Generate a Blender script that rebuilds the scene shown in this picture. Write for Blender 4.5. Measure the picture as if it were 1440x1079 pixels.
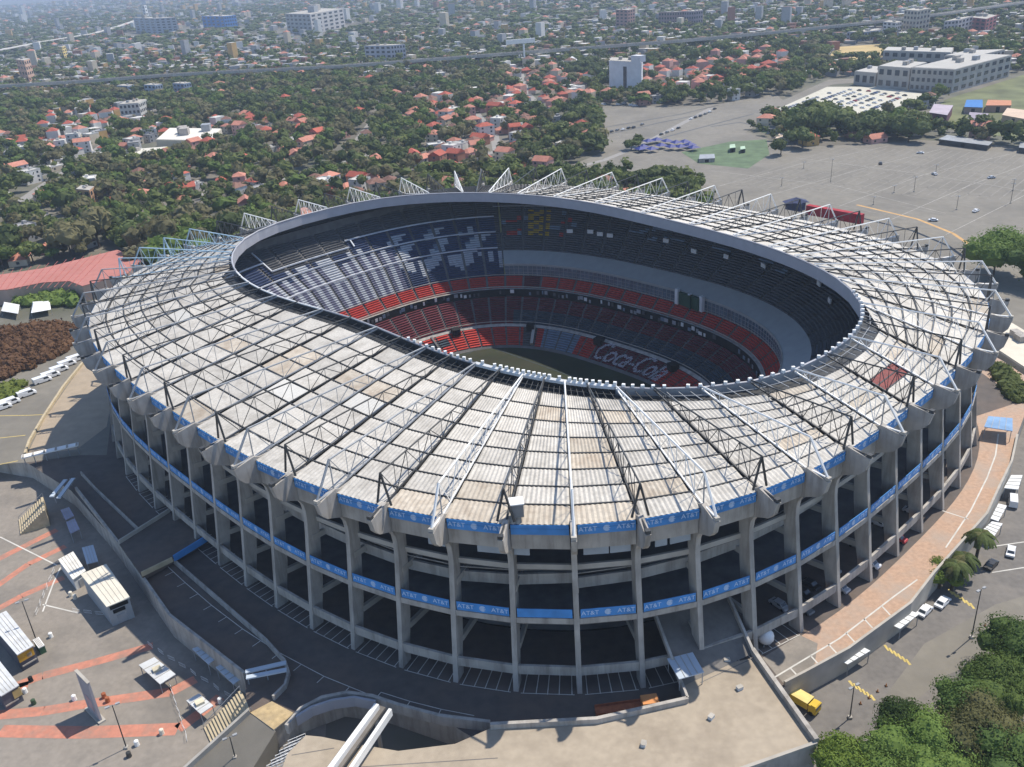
import bpy, math, random
import numpy as np
from math import sin, cos, pi, radians, atan2, hypot
from mathutils import Vector, Matrix

S = bpy.context.scene
for o in list(bpy.data.objects):
    bpy.data.objects.remove(o)
COL = S.collection

# ------------------------------------------------------------------ camera, world, sun
F, PITCH, ROLL, CY, CAMH = 1264.04, 0.44308, -0.0677, 539.3, 125.0
cam = bpy.data.objects.new('camera', bpy.data.cameras.new('camera'))
COL.objects.link(cam)
cam.data.sensor_width = 36.0
cam.data.lens = F / 1440 * 36.0
cam.data.clip_start = 1.0
cam.data.clip_end = 60000
cam.matrix_world = Matrix.Translation((0, 0, CAMH)) @ Matrix.Rotation(pi / 2 - PITCH, 4, 'X') @ Matrix.Rotation(ROLL, 4, 'Z')
S.camera = cam

SUN_AZ, SUN_EL = radians(55), radians(58.5)
W = bpy.data.worlds.new('World'); S.world = W; W.use_nodes = True
wn = W.node_tree
sky = wn.nodes.new('ShaderNodeTexSky'); sky.sky_type = 'NISHITA'; sky.sun_disc = False
sky.sun_elevation = SUN_EL; sky.sun_rotation = SUN_AZ
sky.altitude = 2200; sky.air_density = 1.0; sky.dust_density = 1.5
bg = wn.nodes['Background']; bg.inputs['Strength'].default_value = 0.138
wn.links.new(sky.outputs['Color'], bg.inputs['Color'])
sl = bpy.data.lights.new('sun', 'SUN'); sl.energy = 3.4; sl.angle = radians(0.53); sl.color = (1.0, 0.935, 0.83)
sun = bpy.data.objects.new('sun', sl); COL.objects.link(sun)
sdir = Vector((sin(SUN_AZ) * cos(SUN_EL), cos(SUN_AZ) * cos(SUN_EL), sin(SUN_EL)))
sun.rotation_euler = sdir.to_track_quat('Z', 'Y').to_euler()
S.view_settings.view_transform = 'Standard'; S.view_settings.look = 'None'
S.view_settings.exposure = 0.68; S.view_settings.gamma = 1.0
S.view_settings.use_curve_mapping = False

RNG = np.random.default_rng(7); random.seed(7)
GZ = -5.0            # level of the city and of the lower plaza; the stadium stands on a podium at 0

# ------------------------------------------------------------------ helpers
def at(px, py, z=0.0):
    """point of the place seen at pixel (px, py) of the photograph at height z"""
    dx, dy = px - 720, py - CY
    c, s = cos(ROLL), sin(ROLL)
    X, Y = dx * c + dy * s, -dx * s + dy * c
    c, s = cos(PITCH), sin(PITCH)
    d = (X, F * c - Y * s, -F * s - Y * c)
    t = (z - CAMH) / d[2]
    return Vector((d[0] * t, d[1] * t, z))

def project(x, y, z):
    z = z - CAMH
    c, s = cos(PITCH), sin(PITCH)
    d = y * c - z * s; u = y * s + z * c
    X = F * x / d; Y = -F * u / d
    c, s = cos(ROLL), sin(ROLL)
    return 720 + X * c - Y * s, CY + X * s + Y * c, d

def height_to(p, ytop):
    lo = p.z; best = 1e9; bz = lo
    for i in range(400):
        z = lo + i * 0.25
        e = abs(project(p.x, p.y, z)[1] - ytop)
        if e < best: best, bz = e, z
    return bz

MATS = {}
def mat(name, col, rough=.85, var=.18, scale=.35, stain=None, stain_scale=.03, stain_amt=.5, metal=0, rnd=0.0, spec=.3, bump=0, streak=0):
    if name in MATS: return MATS[name]
    m = bpy.data.materials.new(name); m.use_nodes = True
    nt = m.node_tree; N = nt.nodes; L = nt.links
    b = N['Principled BSDF']
    b.inputs['Roughness'].default_value = rough; b.inputs['Metallic'].default_value = metal
    b.inputs['Specular IOR Level'].default_value = spec
    geo = N.new('ShaderNodeNewGeometry')
    n1 = N.new('ShaderNodeTexNoise'); n1.inputs['Scale'].default_value = scale; n1.inputs['Detail'].default_value = 6
    L.new(geo.outputs['Position'], n1.inputs['Vector'])
    mx = N.new('ShaderNodeMix'); mx.data_type = 'RGBA'
    mr = N.new('ShaderNodeMapRange'); mr.inputs[1].default_value = .3; mr.inputs[2].default_value = .7
    L.new(n1.outputs['Fac'], mr.inputs[0]); L.new(mr.outputs[0], mx.inputs['Factor'])
    c = np.array(col)
    mx.inputs['A'].default_value = (*(c * (1 - var)), 1); mx.inputs['B'].default_value = (*np.minimum(c * (1 + var), 1), 1)
    out = mx.outputs['Result']
    if stain is not None:
        n2 = N.new('ShaderNodeTexNoise'); n2.inputs['Scale'].default_value = stain_scale; n2.inputs['Detail'].default_value = 8
        n2.inputs['Roughness'].default_value = .65
        if streak:
            mp = N.new('ShaderNodeMapping'); mp.inputs['Scale'].default_value = (1, 1, streak); L.new(geo.outputs['Position'], mp.inputs['Vector']); L.new(mp.outputs['Vector'], n2.inputs['Vector'])
        else: L.new(geo.outputs['Position'], n2.inputs['Vector'])
        r2 = N.new('ShaderNodeMapRange'); r2.inputs[1].default_value = .45; r2.inputs[2].default_value = .68; r2.inputs[4].default_value = stain_amt
        L.new(n2.outputs['Fac'], r2.inputs[0])
        m2 = N.new('ShaderNodeMix'); m2.data_type = 'RGBA'; m2.inputs['B'].default_value = (*stain, 1)
        L.new(out, m2.inputs['A']); L.new(r2.outputs[0], m2.inputs['Factor']); out = m2.outputs['Result']
    if rnd:
        oi = N.new('ShaderNodeObjectInfo'); hs = N.new('ShaderNodeHueSaturation')
        r3 = N.new('ShaderNodeMapRange'); r3.inputs[3].default_value = 1 - rnd; r3.inputs[4].default_value = 1 + rnd
        L.new(oi.outputs['Random'], r3.inputs[0]); L.new(r3.outputs[0], hs.inputs['Value']); L.new(out, hs.inputs['Color']); out = hs.outputs['Color']
    L.new(out, b.inputs['Base Color'])
    if bump:
        bp = N.new('ShaderNodeBump'); bp.inputs['Strength'].default_value = bump; bp.inputs['Distance'].default_value = .15
        L.new(n1.outputs['Fac'], bp.inputs['Height']); L.new(bp.outputs['Normal'], b.inputs['Normal'])
    MATS[name] = m
    return m

class MB:
    def __init__(s): s.v, s.f, s.m = [], [], []
    def add(s, vs, fs, mi=0):
        b = len(s.v); s.v += [tuple(map(float, v)) for v in vs]
        for f in fs: s.f.append(tuple(b + i for i in f)); s.m.append(mi)
    def box(s, c, sz, rz=0.0, mi=0):
        hx, hy, hz = sz[0] / 2, sz[1] / 2, sz[2] / 2; ca, sa = cos(rz), sin(rz)
        vs = []
        for z in (-hz, hz):
            for x, y in ((-hx, -hy), (hx, -hy), (hx, hy), (-hx, hy)):
                vs.append((c[0] + x * ca - y * sa, c[1] + x * sa + y * ca, c[2] + z))
        s.add(vs, [(3, 2, 1, 0), (4, 5, 6, 7), (0, 1, 5, 4), (1, 2, 6, 5), (2, 3, 7, 6), (3, 0, 4, 7)], mi)
    def bar(s, p, q, r, n=4, mi=0, r2=None):
        p, q = Vector(p), Vector(q); d = q - p
        if d.length < 1e-6: return
        d.normalize(); u = d.cross(Vector((0, 0, 1)))
        if u.length < 1e-3: u = Vector((1, 0, 0))
        u.normalize(); w = d.cross(u); r2 = r if r2 is None else r2
        vs = []
        for P, R in ((p, r), (q, r2)):
            for i in range(n):
                a = 2 * pi * (i + .5) / n; vs.append(P + u * (R * cos(a)) + w * (R * sin(a)))
        fs = [(i, i + n, (i + 1) % n + n, (i + 1) % n) for i in range(n)] + [tuple(range(n)), tuple(range(2 * n - 1, n - 1, -1))]
        s.add(vs, fs, mi)
    def prism(s, poly, z0, z1, mi=0, side=None, top=None):
        a = sum(poly[i][0] * poly[(i + 1) % len(poly)][1] - poly[(i + 1) % len(poly)][0] * poly[i][1] for i in range(len(poly)))
        if a < 0: poly = poly[::-1]
        n = len(poly)
        s.add([(p[0], p[1], z1) for p in poly], [tuple(range(n))], mi if top is None else top)
        s.add([(p[0], p[1], z0) for p in poly], [tuple(range(n - 1, -1, -1))], mi)
        vs = [(p[0], p[1], z0) for p in poly] + [(p[0], p[1], z1) for p in poly]
        s.add(vs, [(i, (i + 1) % n, (i + 1) % n + n, i + n) for i in range(n)], mi if side is None else side)
    def ribbon(s, pts, w, z0, z1, mi=0):
        """wall or deck of width w following pts"""
        n = len(pts); L_, R_ = [], []
        for i, p in enumerate(pts):
            a, b = Vector(pts[max(i - 1, 0)]), Vector(pts[min(i + 1, n - 1)])
            t = Vector((b.x - a.x, b.y - a.y, 0)).normalized(); nn = Vector((-t.y, t.x, 0)) * (w / 2)
            L_.append((p[0] + nn.x, p[1] + nn.y)); R_.append((p[0] - nn.x, p[1] - nn.y))
        for i in range(n - 1):
            a, b, c, d = R_[i], R_[i + 1], L_[i + 1], L_[i]
            za = pts[i][2] if z0 is None else 0; zb = pts[i + 1][2] if z0 is None else 0
            lo, hi = (z0, z1) if z0 is not None else (0, z1)
            vs = [(*a, za + lo), (*b, zb + lo), (*c, zb + lo), (*d, za + lo), (*a, za + hi), (*b, zb + hi), (*c, zb + hi), (*d, za + hi)]
            s.add(vs, [(3, 2, 1, 0), (4, 5, 6, 7), (0, 1, 5, 4), (2, 3, 7, 6)] + ([(3, 0, 4, 7)] if i == 0 else []) + ([(1, 2, 6, 5)] if i == n - 2 else []), mi)
    def mesh(s, name, mats, smooth=False):
        me = bpy.data.meshes.new(name); me.from_pydata(s.v, [], s.f)
        for m in (mats if isinstance(mats, (list, tuple)) else [mats]): me.materials.append(m)
        if any(s.m): me.polygons.foreach_set('material_index', s.m)
        if smooth: me.polygons.foreach_set('use_smooth', [True] * len(s.f))
        me.update(); return me
    def build(s, name, mats, parent=None, smooth=False, **props):
        """vertices in world coordinates; a child is moved into its parent's frame"""
        if parent is not None:
            mw = wm(parent).inverted(); s.v = [tuple(mw @ Vector(v)) for v in s.v]
        elif s.v:
            a = np.array(s.v); c = (*((a.max(0) + a.min(0))[:2] / 2), a[:, 2].min())
            s.v = [(v[0] - c[0], v[1] - c[1], v[2] - c[2]) for v in s.v]
        o = link(name, s.mesh(name, mats, smooth), parent)
        if parent is None and s.v: o.location = c
        for k, v in props.items(): o[k] = v
        return o

def wm(o):
    m = o.matrix_basis.copy()
    while o.parent: o = o.parent; m = o.matrix_basis @ m
    return m
def link(name, data, parent=None, loc=(0, 0, 0), rz=0.0):
    o = bpy.data.objects.new(name, data); COL.objects.link(o)
    o.location = loc; o.rotation_euler = (0, 0, rz)
    if parent is not None: o.parent = parent
    return o
def thing(name, label, cat, loc=(0, 0, 0), rz=0.0, group=None):
    o = link(name, None, None, loc, rz); o['label'] = label; o['category'] = cat
    o.empty_display_size = .5
    if group: o['group'] = group
    return o
def tag(o, label, cat, group=None):
    o['label'] = label; o['category'] = cat
    if group: o['group'] = group
    return o
def copy_tree(root, loc, rz=0.0, label=None, group=None):
    r = root.copy(); COL.objects.link(r); r.location = loc; r.rotation_euler = (0, 0, rz)
    if label: r['label'] = label
    if group: r['group'] = group
    for ch in list(root.children):
        c = ch.copy(); COL.objects.link(c); c.parent = r
        for g in ch.children:
            d = g.copy(); COL.objects.link(d); d.parent = c
    return r
def structure(o): o['kind'] = 'structure'; return o
def xy(pts, z=0.0): return [tuple(at(x, y, z)) for x, y in pts]

# ------------------------------------------------------------------ materials
M_con = mat('concrete', (.40, .37, .33), var=.14, stain=(.20, .18, .155), stain_scale=.5, stain_amt=.75, streak=.12)
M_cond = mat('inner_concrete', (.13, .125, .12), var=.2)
M_conl = mat('pale_concrete', (.42, .39, .34), var=.1, stain=(.28, .25, .21), stain_scale=.1, stain_amt=.5)
M_roof = mat('roof_sheet', (.53, .497, .44), rough=.6, var=.12, scale=1.8, stain=(.30, .275, .235), stain_scale=.3, stain_amt=.65, rnd=.10)
M_roofr = mat('red_roof_sheet', (.20, .035, .03), rough=.6, var=.25, scale=1.2)
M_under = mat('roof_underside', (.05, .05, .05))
M_dark = mat('dark_steel', (.045, .046, .046), rough=.5, spec=.4)
M_white = mat('white_steel', (.78, .77, .74), rough=.45, var=.05)
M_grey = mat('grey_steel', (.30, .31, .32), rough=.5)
M_blue = mat('blue_banner', (.06, .25, .58), rough=.45, var=.2, scale=.3)
M_print = mat('white_print', (.50, .63, .80), rough=.5, var=.03)
M_fascia = mat('fascia_sheet', (.36, .36, .385), rough=.5, var=.06)
M_glass = mat('box_glass', (.11, .15, .19), rough=.25, spec=.6)
M_cover = mat('grey_cover', (.33, .335, .32), var=.06)
M_asph = mat('asphalt', (.15, .138, .125), var=.12, scale=.8, stain=(.24, .215, .185), stain_scale=.07, stain_amt=.75)
M_ring = mat('ring_road_paving', (.105, .09, .08), var=.15, scale=.4, stain=(.16, .11, .08), stain_scale=.05, stain_amt=.6)
M_plaza = mat('plaza_asphalt', (.25, .22, .185), var=.10, scale=.9, stain=(.14, .128, .112), stain_scale=.06, stain_amt=.8)
M_lot = mat('worn_asphalt', (.20, .182, .15), var=.10, scale=.3, stain=(.135, .124, .105), stain_scale=.02, stain_amt=.85)
M_terr = mat('terracotta_paving', (.42, .28, .195), var=.14, scale=1.1, stain=(.36, .29, .235), stain_scale=.13, stain_amt=.9)
M_deck = mat('deck_screed', (.37, .31, .235), var=.09, scale=.6, stain=(.22, .18, .135), stain_scale=.08, stain_amt=.85)
M_salmon = mat('salmon_paint', (.48, .20, .135), var=.14, scale=.8, stain=(.27, .185, .145), stain_scale=.3, stain_amt=.8)
M_line = mat('white_road_paint', (.55, .53, .48), var=.15)
M_yel = mat('yellow_road_paint', (.55, .42, .14), var=.2, scale=1.5)
M_beige = mat('beige_paving', (.46, .38, .25), var=.15, scale=.8)
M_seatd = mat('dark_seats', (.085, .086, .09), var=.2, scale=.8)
M_seatb = mat('navy_seats', (.034, .05, .105), var=.25, scale=.8)
M_seatw = mat('white_seats', (.42, .44, .47), var=.12, scale=.8)
M_seatr = mat('red_seats', (.42, .045, .032), var=.2, scale=.8)
M_seatm = mat('maroon_seats', (.115, .022, .028), var=.3, scale=.5)
M_seats = mat('slate_seats', (.045, .06, .075), var=.3, scale=.5)
M_seatg = mat('grey_blue_seats', (.17, .22, .28), var=.15, scale=.5)
M_seaty = mat('yellow_seats', (.42, .27, .02), var=.3, scale=.6)
M_grass = mat('pitch_turf', (.026, .034, .014), var=.3, scale=.08, stain=(.05, .036, .024), stain_scale=.05, stain_amt=.5)
M_yelw = mat('yellow_paint', (.62, .42, .05), var=.1)
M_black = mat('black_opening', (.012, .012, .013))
M_rub = mat('rubber', (.02, .02, .02), rough=.9)

# ------------------------------------------------------------------ ground
M_ground = mat('city_ground', (.15, .135, .11), var=.3, scale=.03, stain=(.07, .085, .045), stain_scale=.008, stain_amt=.9)
# ------------------------------------------------------------------ stadium frame: outer curve and inner rim
PHI, C0 = -0.836, np.array([1.027, 258.417])
CI = np.array([-0.426, 259.278])
RM = np.array([[cos(PHI), -sin(PHI)], [sin(PHI), cos(PHI)]])
def super_pts(a, b, n, t):
    c, s = np.cos(t), np.sin(t)
    return np.stack([a * np.sign(c) * np.abs(c) ** (2 / n), b * np.sign(s) * np.abs(s) ** (2 / n)], -1)
_M = 4800
_t = np.linspace(0, 2 * pi, _M, endpoint=False)
_P = super_pts(127.152, 110.131, 2.818, _t)
_d = np.linalg.norm(np.roll(_P, -1, 0) - _P, axis=1); _L = np.concatenate([[0], np.cumsum(_d)])
_u = np.linspace(0, _L[-1], _M, endpoint=False)
_P = np.stack([np.interp(_u, _L, np.append(_P[:, i], _P[0, i])) for i in (0, 1)], 1) @ RM.T
_T = np.roll(_P, -6, 0) - np.roll(_P, 6, 0); _N = np.stack([_T[:, 1], -_T[:, 0]], 1); _N /= np.linalg.norm(_N, axis=1)[:, None]
_P = _P + C0
NC, S0 = 66, 0.88809
def base(k):
    u = ((S0 + k / NC) % 1) * _M; i = int(u) % _M; fr = u - int(u); j = (i + 1) % _M
    p = _P[i] * (1 - fr) + _P[j] * fr; n = _N[i] * (1 - fr) + _N[j] * fr
    return Vector((*p, 0)), Vector((*n, 0)).normalized()
def pt(k, d, z):
    p, n = base(k); q = p + n * d; return Vector((q.x, q.y, z))
def lean(z): return -4.2 * min(z, 27.2) / 27.2
_co = [0.00844, -0.00722, 0.04534, -0.01164, -0.00659, 0.02865, -0.02244, -0.02052, 0.00027]
_th = np.linspace(0, 2 * pi, 1440, endpoint=False)
_r = (np.abs(np.cos(_th) / 107.228) ** 2.352 + np.abs(np.sin(_th) / 60.542) ** 2.352) ** (-1 / 2.352)
_e = np.full_like(_th, _co[0])
for m_ in range(1, 5): _e = _e + _co[2 * m_ - 1] * np.cos(m_ * _th) + _co[2 * m_] * np.sin(m_ * _th)
_r = _r * (1 + _e)
RIM = np.stack([_r * np.cos(_th), _r * np.sin(_th)], 1) @ RM.T + CI
def rim_hit(k):
    p, n = base(k); d = -np.array([n.x, n.y]); a = RIM; b = np.roll(RIM, -1, 0); e = b - a
    w = a - np.array([p.x, p.y]); den = d[0] * e[:, 1] - d[1] * e[:, 0]
    t = (w[:, 0] * e[:, 1] - w[:, 1] * e[:, 0]) / den; s = (w[:, 0] * d[1] - w[:, 1] * d[0]) / den
    ok = (t > 5) & (s >= 0) & (s < 1)
    return float(t[ok].min())
HIT = {}
def hit(k):
    k = round(k * 4) / 4; k = k % NC
    if k not in HIT: HIT[k] = rim_hit(k)
    return HIT[k]
ZO, ZI = 36.2, 42.3
def near_side(k): k = (k + NC / 2) % NC - NC / 2; return -16 <= k <= 9
def roof_pt(k, f, up=0.0, gap=None):
    h = hit(k); gp = (4.6 if near_side(k) else 1.0) if gap is None else gap
    d = -2.15 + (-(h - gp) + 2.15) * f
    return pt(k, d, ZO + (ZI - ZO) * (-d - 2.15) / (h - 2.15) + up)


def holed(outer, k_off, z, nk=132):
    """outline with the footprint of the stadium cut out (joined by a slit)"""
    a = sum(outer[i][0] * outer[(i + 1) % len(outer)][1] - outer[(i + 1) % len(outer)][0] * outer[i][1] for i in range(len(outer)))
    if a < 0: outer = outer[::-1]
    inner = [pt(i * NC / nk, k_off, z) for i in range(nk)]
    inner = [(p.x, p.y) for p in inner][::-1]          # clockwise
    bi = min(((hypot(o[0] - q[0], o[1] - q[1]), i, j) for i, o in enumerate(outer) for j, q in enumerate(inner)))
    i, j = bi[1], bi[2]
    return outer[:i + 1] + inner[j:] + inner[:j + 1] + outer[i:]
g = MB(); R_ = 15000
gp = holed([(-R_, -2000), (R_, -2000), (R_, 16000), (-R_, 16000)], -17.0, 0)
g.add([(x, y, GZ - .06) for x, y in gp], [tuple(range(len(gp)))])
structure(g.build('ground', M_ground))

stad = thing('stadium', 'huge oval concrete stadium with ribbed pale roof and blue banner bands', 'stadium', (1.0, 258.4, 0))
SL = stad.location.copy()
def place(name, me, k, d=0, z=0):
    p, n = base(k); q = p + n * d
    o = link(name, me, stad, (q.x - SL.x, q.y - SL.y, z), atan2(-n.x, n.y)); return o

# columns: blades that lean in and flare into a head under the roof edge
prof = [(0, -.3), (-1.0, 6), (-2.1, 14), (-3.2, 21.5), (-3.7, 25.4), (-3.75, 27.6), (-3.5, 29.2), (-2.7, 30.6), (-1.0, 31.5), (.9, 32.4), (2.1, 33.8), (2.76, 36.4),
        (-2.2, 37.2), (-3.3, 36.6), (-6.6, 36.6), (-6.8, 28), (-6.1, 20), (-4.8, 10), (-3.5, 4), (-3.0, -.3)]
def col_mesh():
    b = MB(); n = len(prof); w = .5
    b.add([(-w, y, z) for y, z in prof], [tuple(range(n))]); b.add([(w, y, z) for y, z in prof], [tuple(range(n - 1, -1, -1))])
    b.add([(-w, y, z) for y, z in prof] + [(w, y, z) for y, z in prof], [(i, i + n, (i + 1) % n + n, (i + 1) % n) for i in range(n)])
    return b.mesh('column', M_con)
cm = col_mesh()
for k in range(NC): place('column', cm, k)

def tan_box(b, k0, k1, d, z0, z1, th, mi=0, inset=0.0):
    """straight beam from ray k0 to ray k1 at offset d"""
    p, q = pt(k0, d, 0), pt(k1, d, 0); t = (q - p); L = t.length; t.normalize()
    c = (p + q) / 2; b.box((c.x, c.y, (z0 + z1) / 2), (L - 2 * inset, th, z1 - z0), atan2(t.y, t.x), mi)

# lettering of the banners
def text_mesh(s, size, name, mt, shear=0.0, ext=.02):
    cu = bpy.data.curves.new(name, 'FONT'); cu.body = s; cu.size = size; cu.extrude = ext; cu.shear = shear
    cu.align_x = 'CENTER'; cu.align_y = 'CENTER'; cu.resolution_u = 2
    o = bpy.data.objects.new(name, cu); COL.objects.link(o); bpy.context.view_layer.update()
    me = bpy.data.meshes.new_from_object(o.evaluated_get(bpy.context.evaluated_depsgraph_get()))
    bpy.data.objects.remove(o); bpy.data.curves.remove(cu)
    me.name = name; me.materials.clear(); me.materials.append(mt); return me
def banner_print():
    tm = text_mesh('AT&T', 1.3, 'lettering', M_print, ext=.01)
    b = MB(); b.add([(v.co.x, v.co.z, v.co.y) for v in tm.vertices], [tuple(p.vertices) for p in tm.polygons])
    # globe: a disc crossed by bands that thin towards one side
    g_ = MB(); R = .65
    for i in range(7):
        z0 = -.62 + i * .18; z1 = z0 + .135; row = []
        for z in (z0, z1):
            w = math.sqrt(max(R * R - z * z, .01)); row += [(-w, 0, z), (w * (.55 if i in (2, 4) else .9), 0, z)]
        g_.add(row, [(0, 1, 3, 2)])
    g_.add([(-.03, -.004, -.62), (.03, -.004, -.62), (.03, -.004, .6), (-.03, -.004, .6)], [(0, 1, 2, 3)])
    return b.mesh('lettering', M_print), g_.mesh('globe_emblem', M_print)
lp, gp_ = banner_print()

fl, bm_, low, wall_, rail_ = MB(), MB(), MB(), MB(), MB()
for k in range(NC):
    # top spandrel and banner
    b = MB(); tan_box(b, k, k + 1, -3.0, 30.9, 34.0, .7, inset=.6); tan_box(b, k, k + 1, -3.4, 34.0, 36.3, .4, inset=.6)
    b.build('spandrel', M_con, stad)
    front_plain = k == NC - 1
    for (d, z0, z1) in ((-2.25, 34.2, 36.2), (-2.55, 15.8, 17.7)):
        b = MB(); tan_box(b, k, k + 1, d, z0, z1, .12, inset=.75); bo = b.build('banner_panel', M_blue, stad)
        if not front_plain:
            p, q = pt(k, d, 0), pt(k + 1, d, 0); c = (p + q) / 2; n = Vector((q.y - p.y, p.x - q.x, 0)).normalized(); c = c + n * .075
            # text faces outward and reads left to right from outside
            rz = atan2(q.y - p.y, q.x - p.x)
            t_ = (q - p).normalized(); cz = (c.x - SL.x, c.y - SL.y, (z0 + z1) / 2)
            for dx in (-3.3, 3.3): link('lettering', lp, bo, (cz[0] + t_.x * dx, cz[1] + t_.y * dx, cz[2]), rz)
            link('globe_emblem', gp_, bo, cz, rz)
    # tie beams
    b = MB(); tan_box(b, k, k + 1, -2.75, 14.5, 15.7, .8, inset=.5); b.build('ring_beam', M_con, stad)
    b = MB(); tan_box(b, k, k + 1, -1.25, 3.5, 5.5, .55, inset=.5); b.build('ring_beam', M_con, stad)
    b = MB(); tan_box(b, k, k + 1, -6.2, 24.0, 25.1, .5, inset=.4); b.build('ring_beam', M_conl, stad)
    # sloping ramp parapet behind the columns
    tri = lambda x: abs(((x + 8) % 16) - 8) / 8
    za, zb = 18.2 + 5.2 * tri(k + .5), 18.2 + 5.2 * tri(k + 1.5)
    p, q = pt(k, -7.8, za), pt(k + 1, -7.8, zb)
    n = base(k + .5)[1] * .25
    b = MB(); vs = []
    for P, z in ((p, za), (q, zb)):
        for s_ in (1, -1):
            for h in (0, 2.3): vs.append((P.x + n.x * s_, P.y + n.y * s_, z + h))
    b.add(vs, [(0, 4, 5, 1), (2, 3, 7, 6), (1, 5, 7, 3), (0, 2, 6, 4)])
    # thin hand rail on it
    b.bar(p + Vector((0, 0, 3.2)), q + Vector((0, 0, 3.2)), .12)
    b.build('ramp_parapet', M_grey if False else M_con, stad)
    # floors
    for (z, d0, d1) in ((14.4, -2.9, -17), (24.0, -6.4, -19), (30.9, -3.4, -17)):
        A, B, C, D = pt(k, d0, z), pt(k + 1, d0, z), pt(k + 1, d1, z), pt(k, d1, z)
        fl.add([A, B, C, D] + [v - Vector((0, 0, .5)) for v in (A, B, C, D)], [(0, 1, 2, 3), (7, 6, 5, 4), (0, 4, 5, 1), (2, 6, 7, 3)])
    # back wall with door openings
    A, B = pt(k, -17.5, 0), pt(k + 1, -17.5, 0)
    wall_.add([A, B, B + Vector((0, 0, 36)), A + Vector((0, 0, 36))], [(0, 1, 2, 3)])
    # raker beam and diagonal stair flight
    t = base(k)[1]; u = Vector((-t.y, t.x, 0)) * .38
    for za_, zb_ in ((8.2, 6.6), (21.5, 20.2)):
        b = MB(); P, Q = pt(k + .02, -4.2, za_), pt(k + .02, -17, zb_)
        b.add([P + u, P - u, Q - u, Q + u] + [v - Vector((0, 0, 1.3)) for v in (P + u, P - u, Q - u, Q + u)], [(0, 1, 2, 3), (7, 6, 5, 4), (0, 4, 5, 1), (1, 5, 6, 2), (2, 6, 7, 3), (3, 7, 4, 0)])
        b.build('floor_beam', M_conl, stad)
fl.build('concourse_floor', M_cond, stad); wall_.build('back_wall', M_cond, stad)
# office windows under the roof edge at the front
for k, f0, f1 in ((-2, .45, .95), (-1, .05, .3), (0, .15, .55), (0, .57, .9), (1, .3, .5), (1, .55, .9), (-3, .6, .9)):
    b = MB(); tan_box(b, k + f0, k + f1, -4.6, 28.3, 30.5, .3); b.build('office_window', mat('pale_window', (.32, .36, .40), rough=.4, var=.1), stad)

# roof: one ribbed sheet panel per bay and row
ROWS = 8
def inbay(k): return (k + NC / 2) % NC - NC / 2
M_roof_n = mat('new_roof_sheet', (.59, .57, .52), rough=.5, var=.06, scale=1.8, rnd=.08); M_roof_t = mat('rusty_roof_sheet', (.50, .44, .355), rough=.7, var=.14, scale=1.2, stain=(.33, .26, .19), stain_scale=.25, stain_amt=.8, rnd=.12)
red_px = [(1222, 548), (1240, 536), (1258, 524), (1248, 545), (1232, 556), (1268, 518)]
rest = MB(); under = MB(); gut = MB(); npanel = 0; cand = []
for k in range(NC):
    for r in range(ROWS):
        f0, f1 = r / ROWS + .004, (r + 1) / ROWS - .007
        c = roof_pt(k + .5, (f0 + f1) / 2)
        px, py, dd = project(*c)
        cand.append((dd, k, r, f0, f1, px, py))
cand.sort()
def panel(b, k, f0, f1, nseg):
    e = .035; vs = []
    for j in range(nseg + 1):
        s = e + (1 - 2 * e) * j / nseg; up = .14 if j % 2 else 0
        for f, lift in ((f0, .0), (f1, .28)):
            A, B = roof_pt(k, f, lift + up), roof_pt(k + 1, f, lift + up); vs.append(A.lerp(B, s))
    b.add(vs, [(2 * j, 2 * j + 2, 2 * j + 3, 2 * j + 1) for j in range(nseg)])
for i, (dd, k, r, f0, f1, px, py) in enumerate(cand):
    red = min(hypot(px - x, py - y) for x, y in red_px) < 13
    if i < 296 or red:
        b = MB(); panel(b, k, f0, f1, 22)
        h_ = random.random(); b.build('roof_panel', M_roofr if red else M_roof_n if h_ < .02 else M_roof_t if h_ < .08 or (r == 0 and k in (64, 65, 0, 1) and h_ < .6) else M_roof, stad)
    else: panel(rest, k, f0, f1, 14)
rest.build('roof_panel', M_roof, stad, kind='stuff')
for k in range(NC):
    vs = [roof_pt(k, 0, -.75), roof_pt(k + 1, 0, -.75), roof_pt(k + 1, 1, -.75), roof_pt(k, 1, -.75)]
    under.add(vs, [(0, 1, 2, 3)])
    for r in range(1, ROWS):
        f = r / ROWS; b = MB()
        b.bar(roof_pt(k, f, .32), roof_pt(k + 1, f, .32), .19, 4)
        b.build('purlin', M_dark, stad) if k % 1 == 0 and (near_side(k)) else gut.add(b.v, b.f)
gut.build('purlin', M_dark, stad, kind='stuff'); under.build('roof_underside', M_under, stad)

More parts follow.
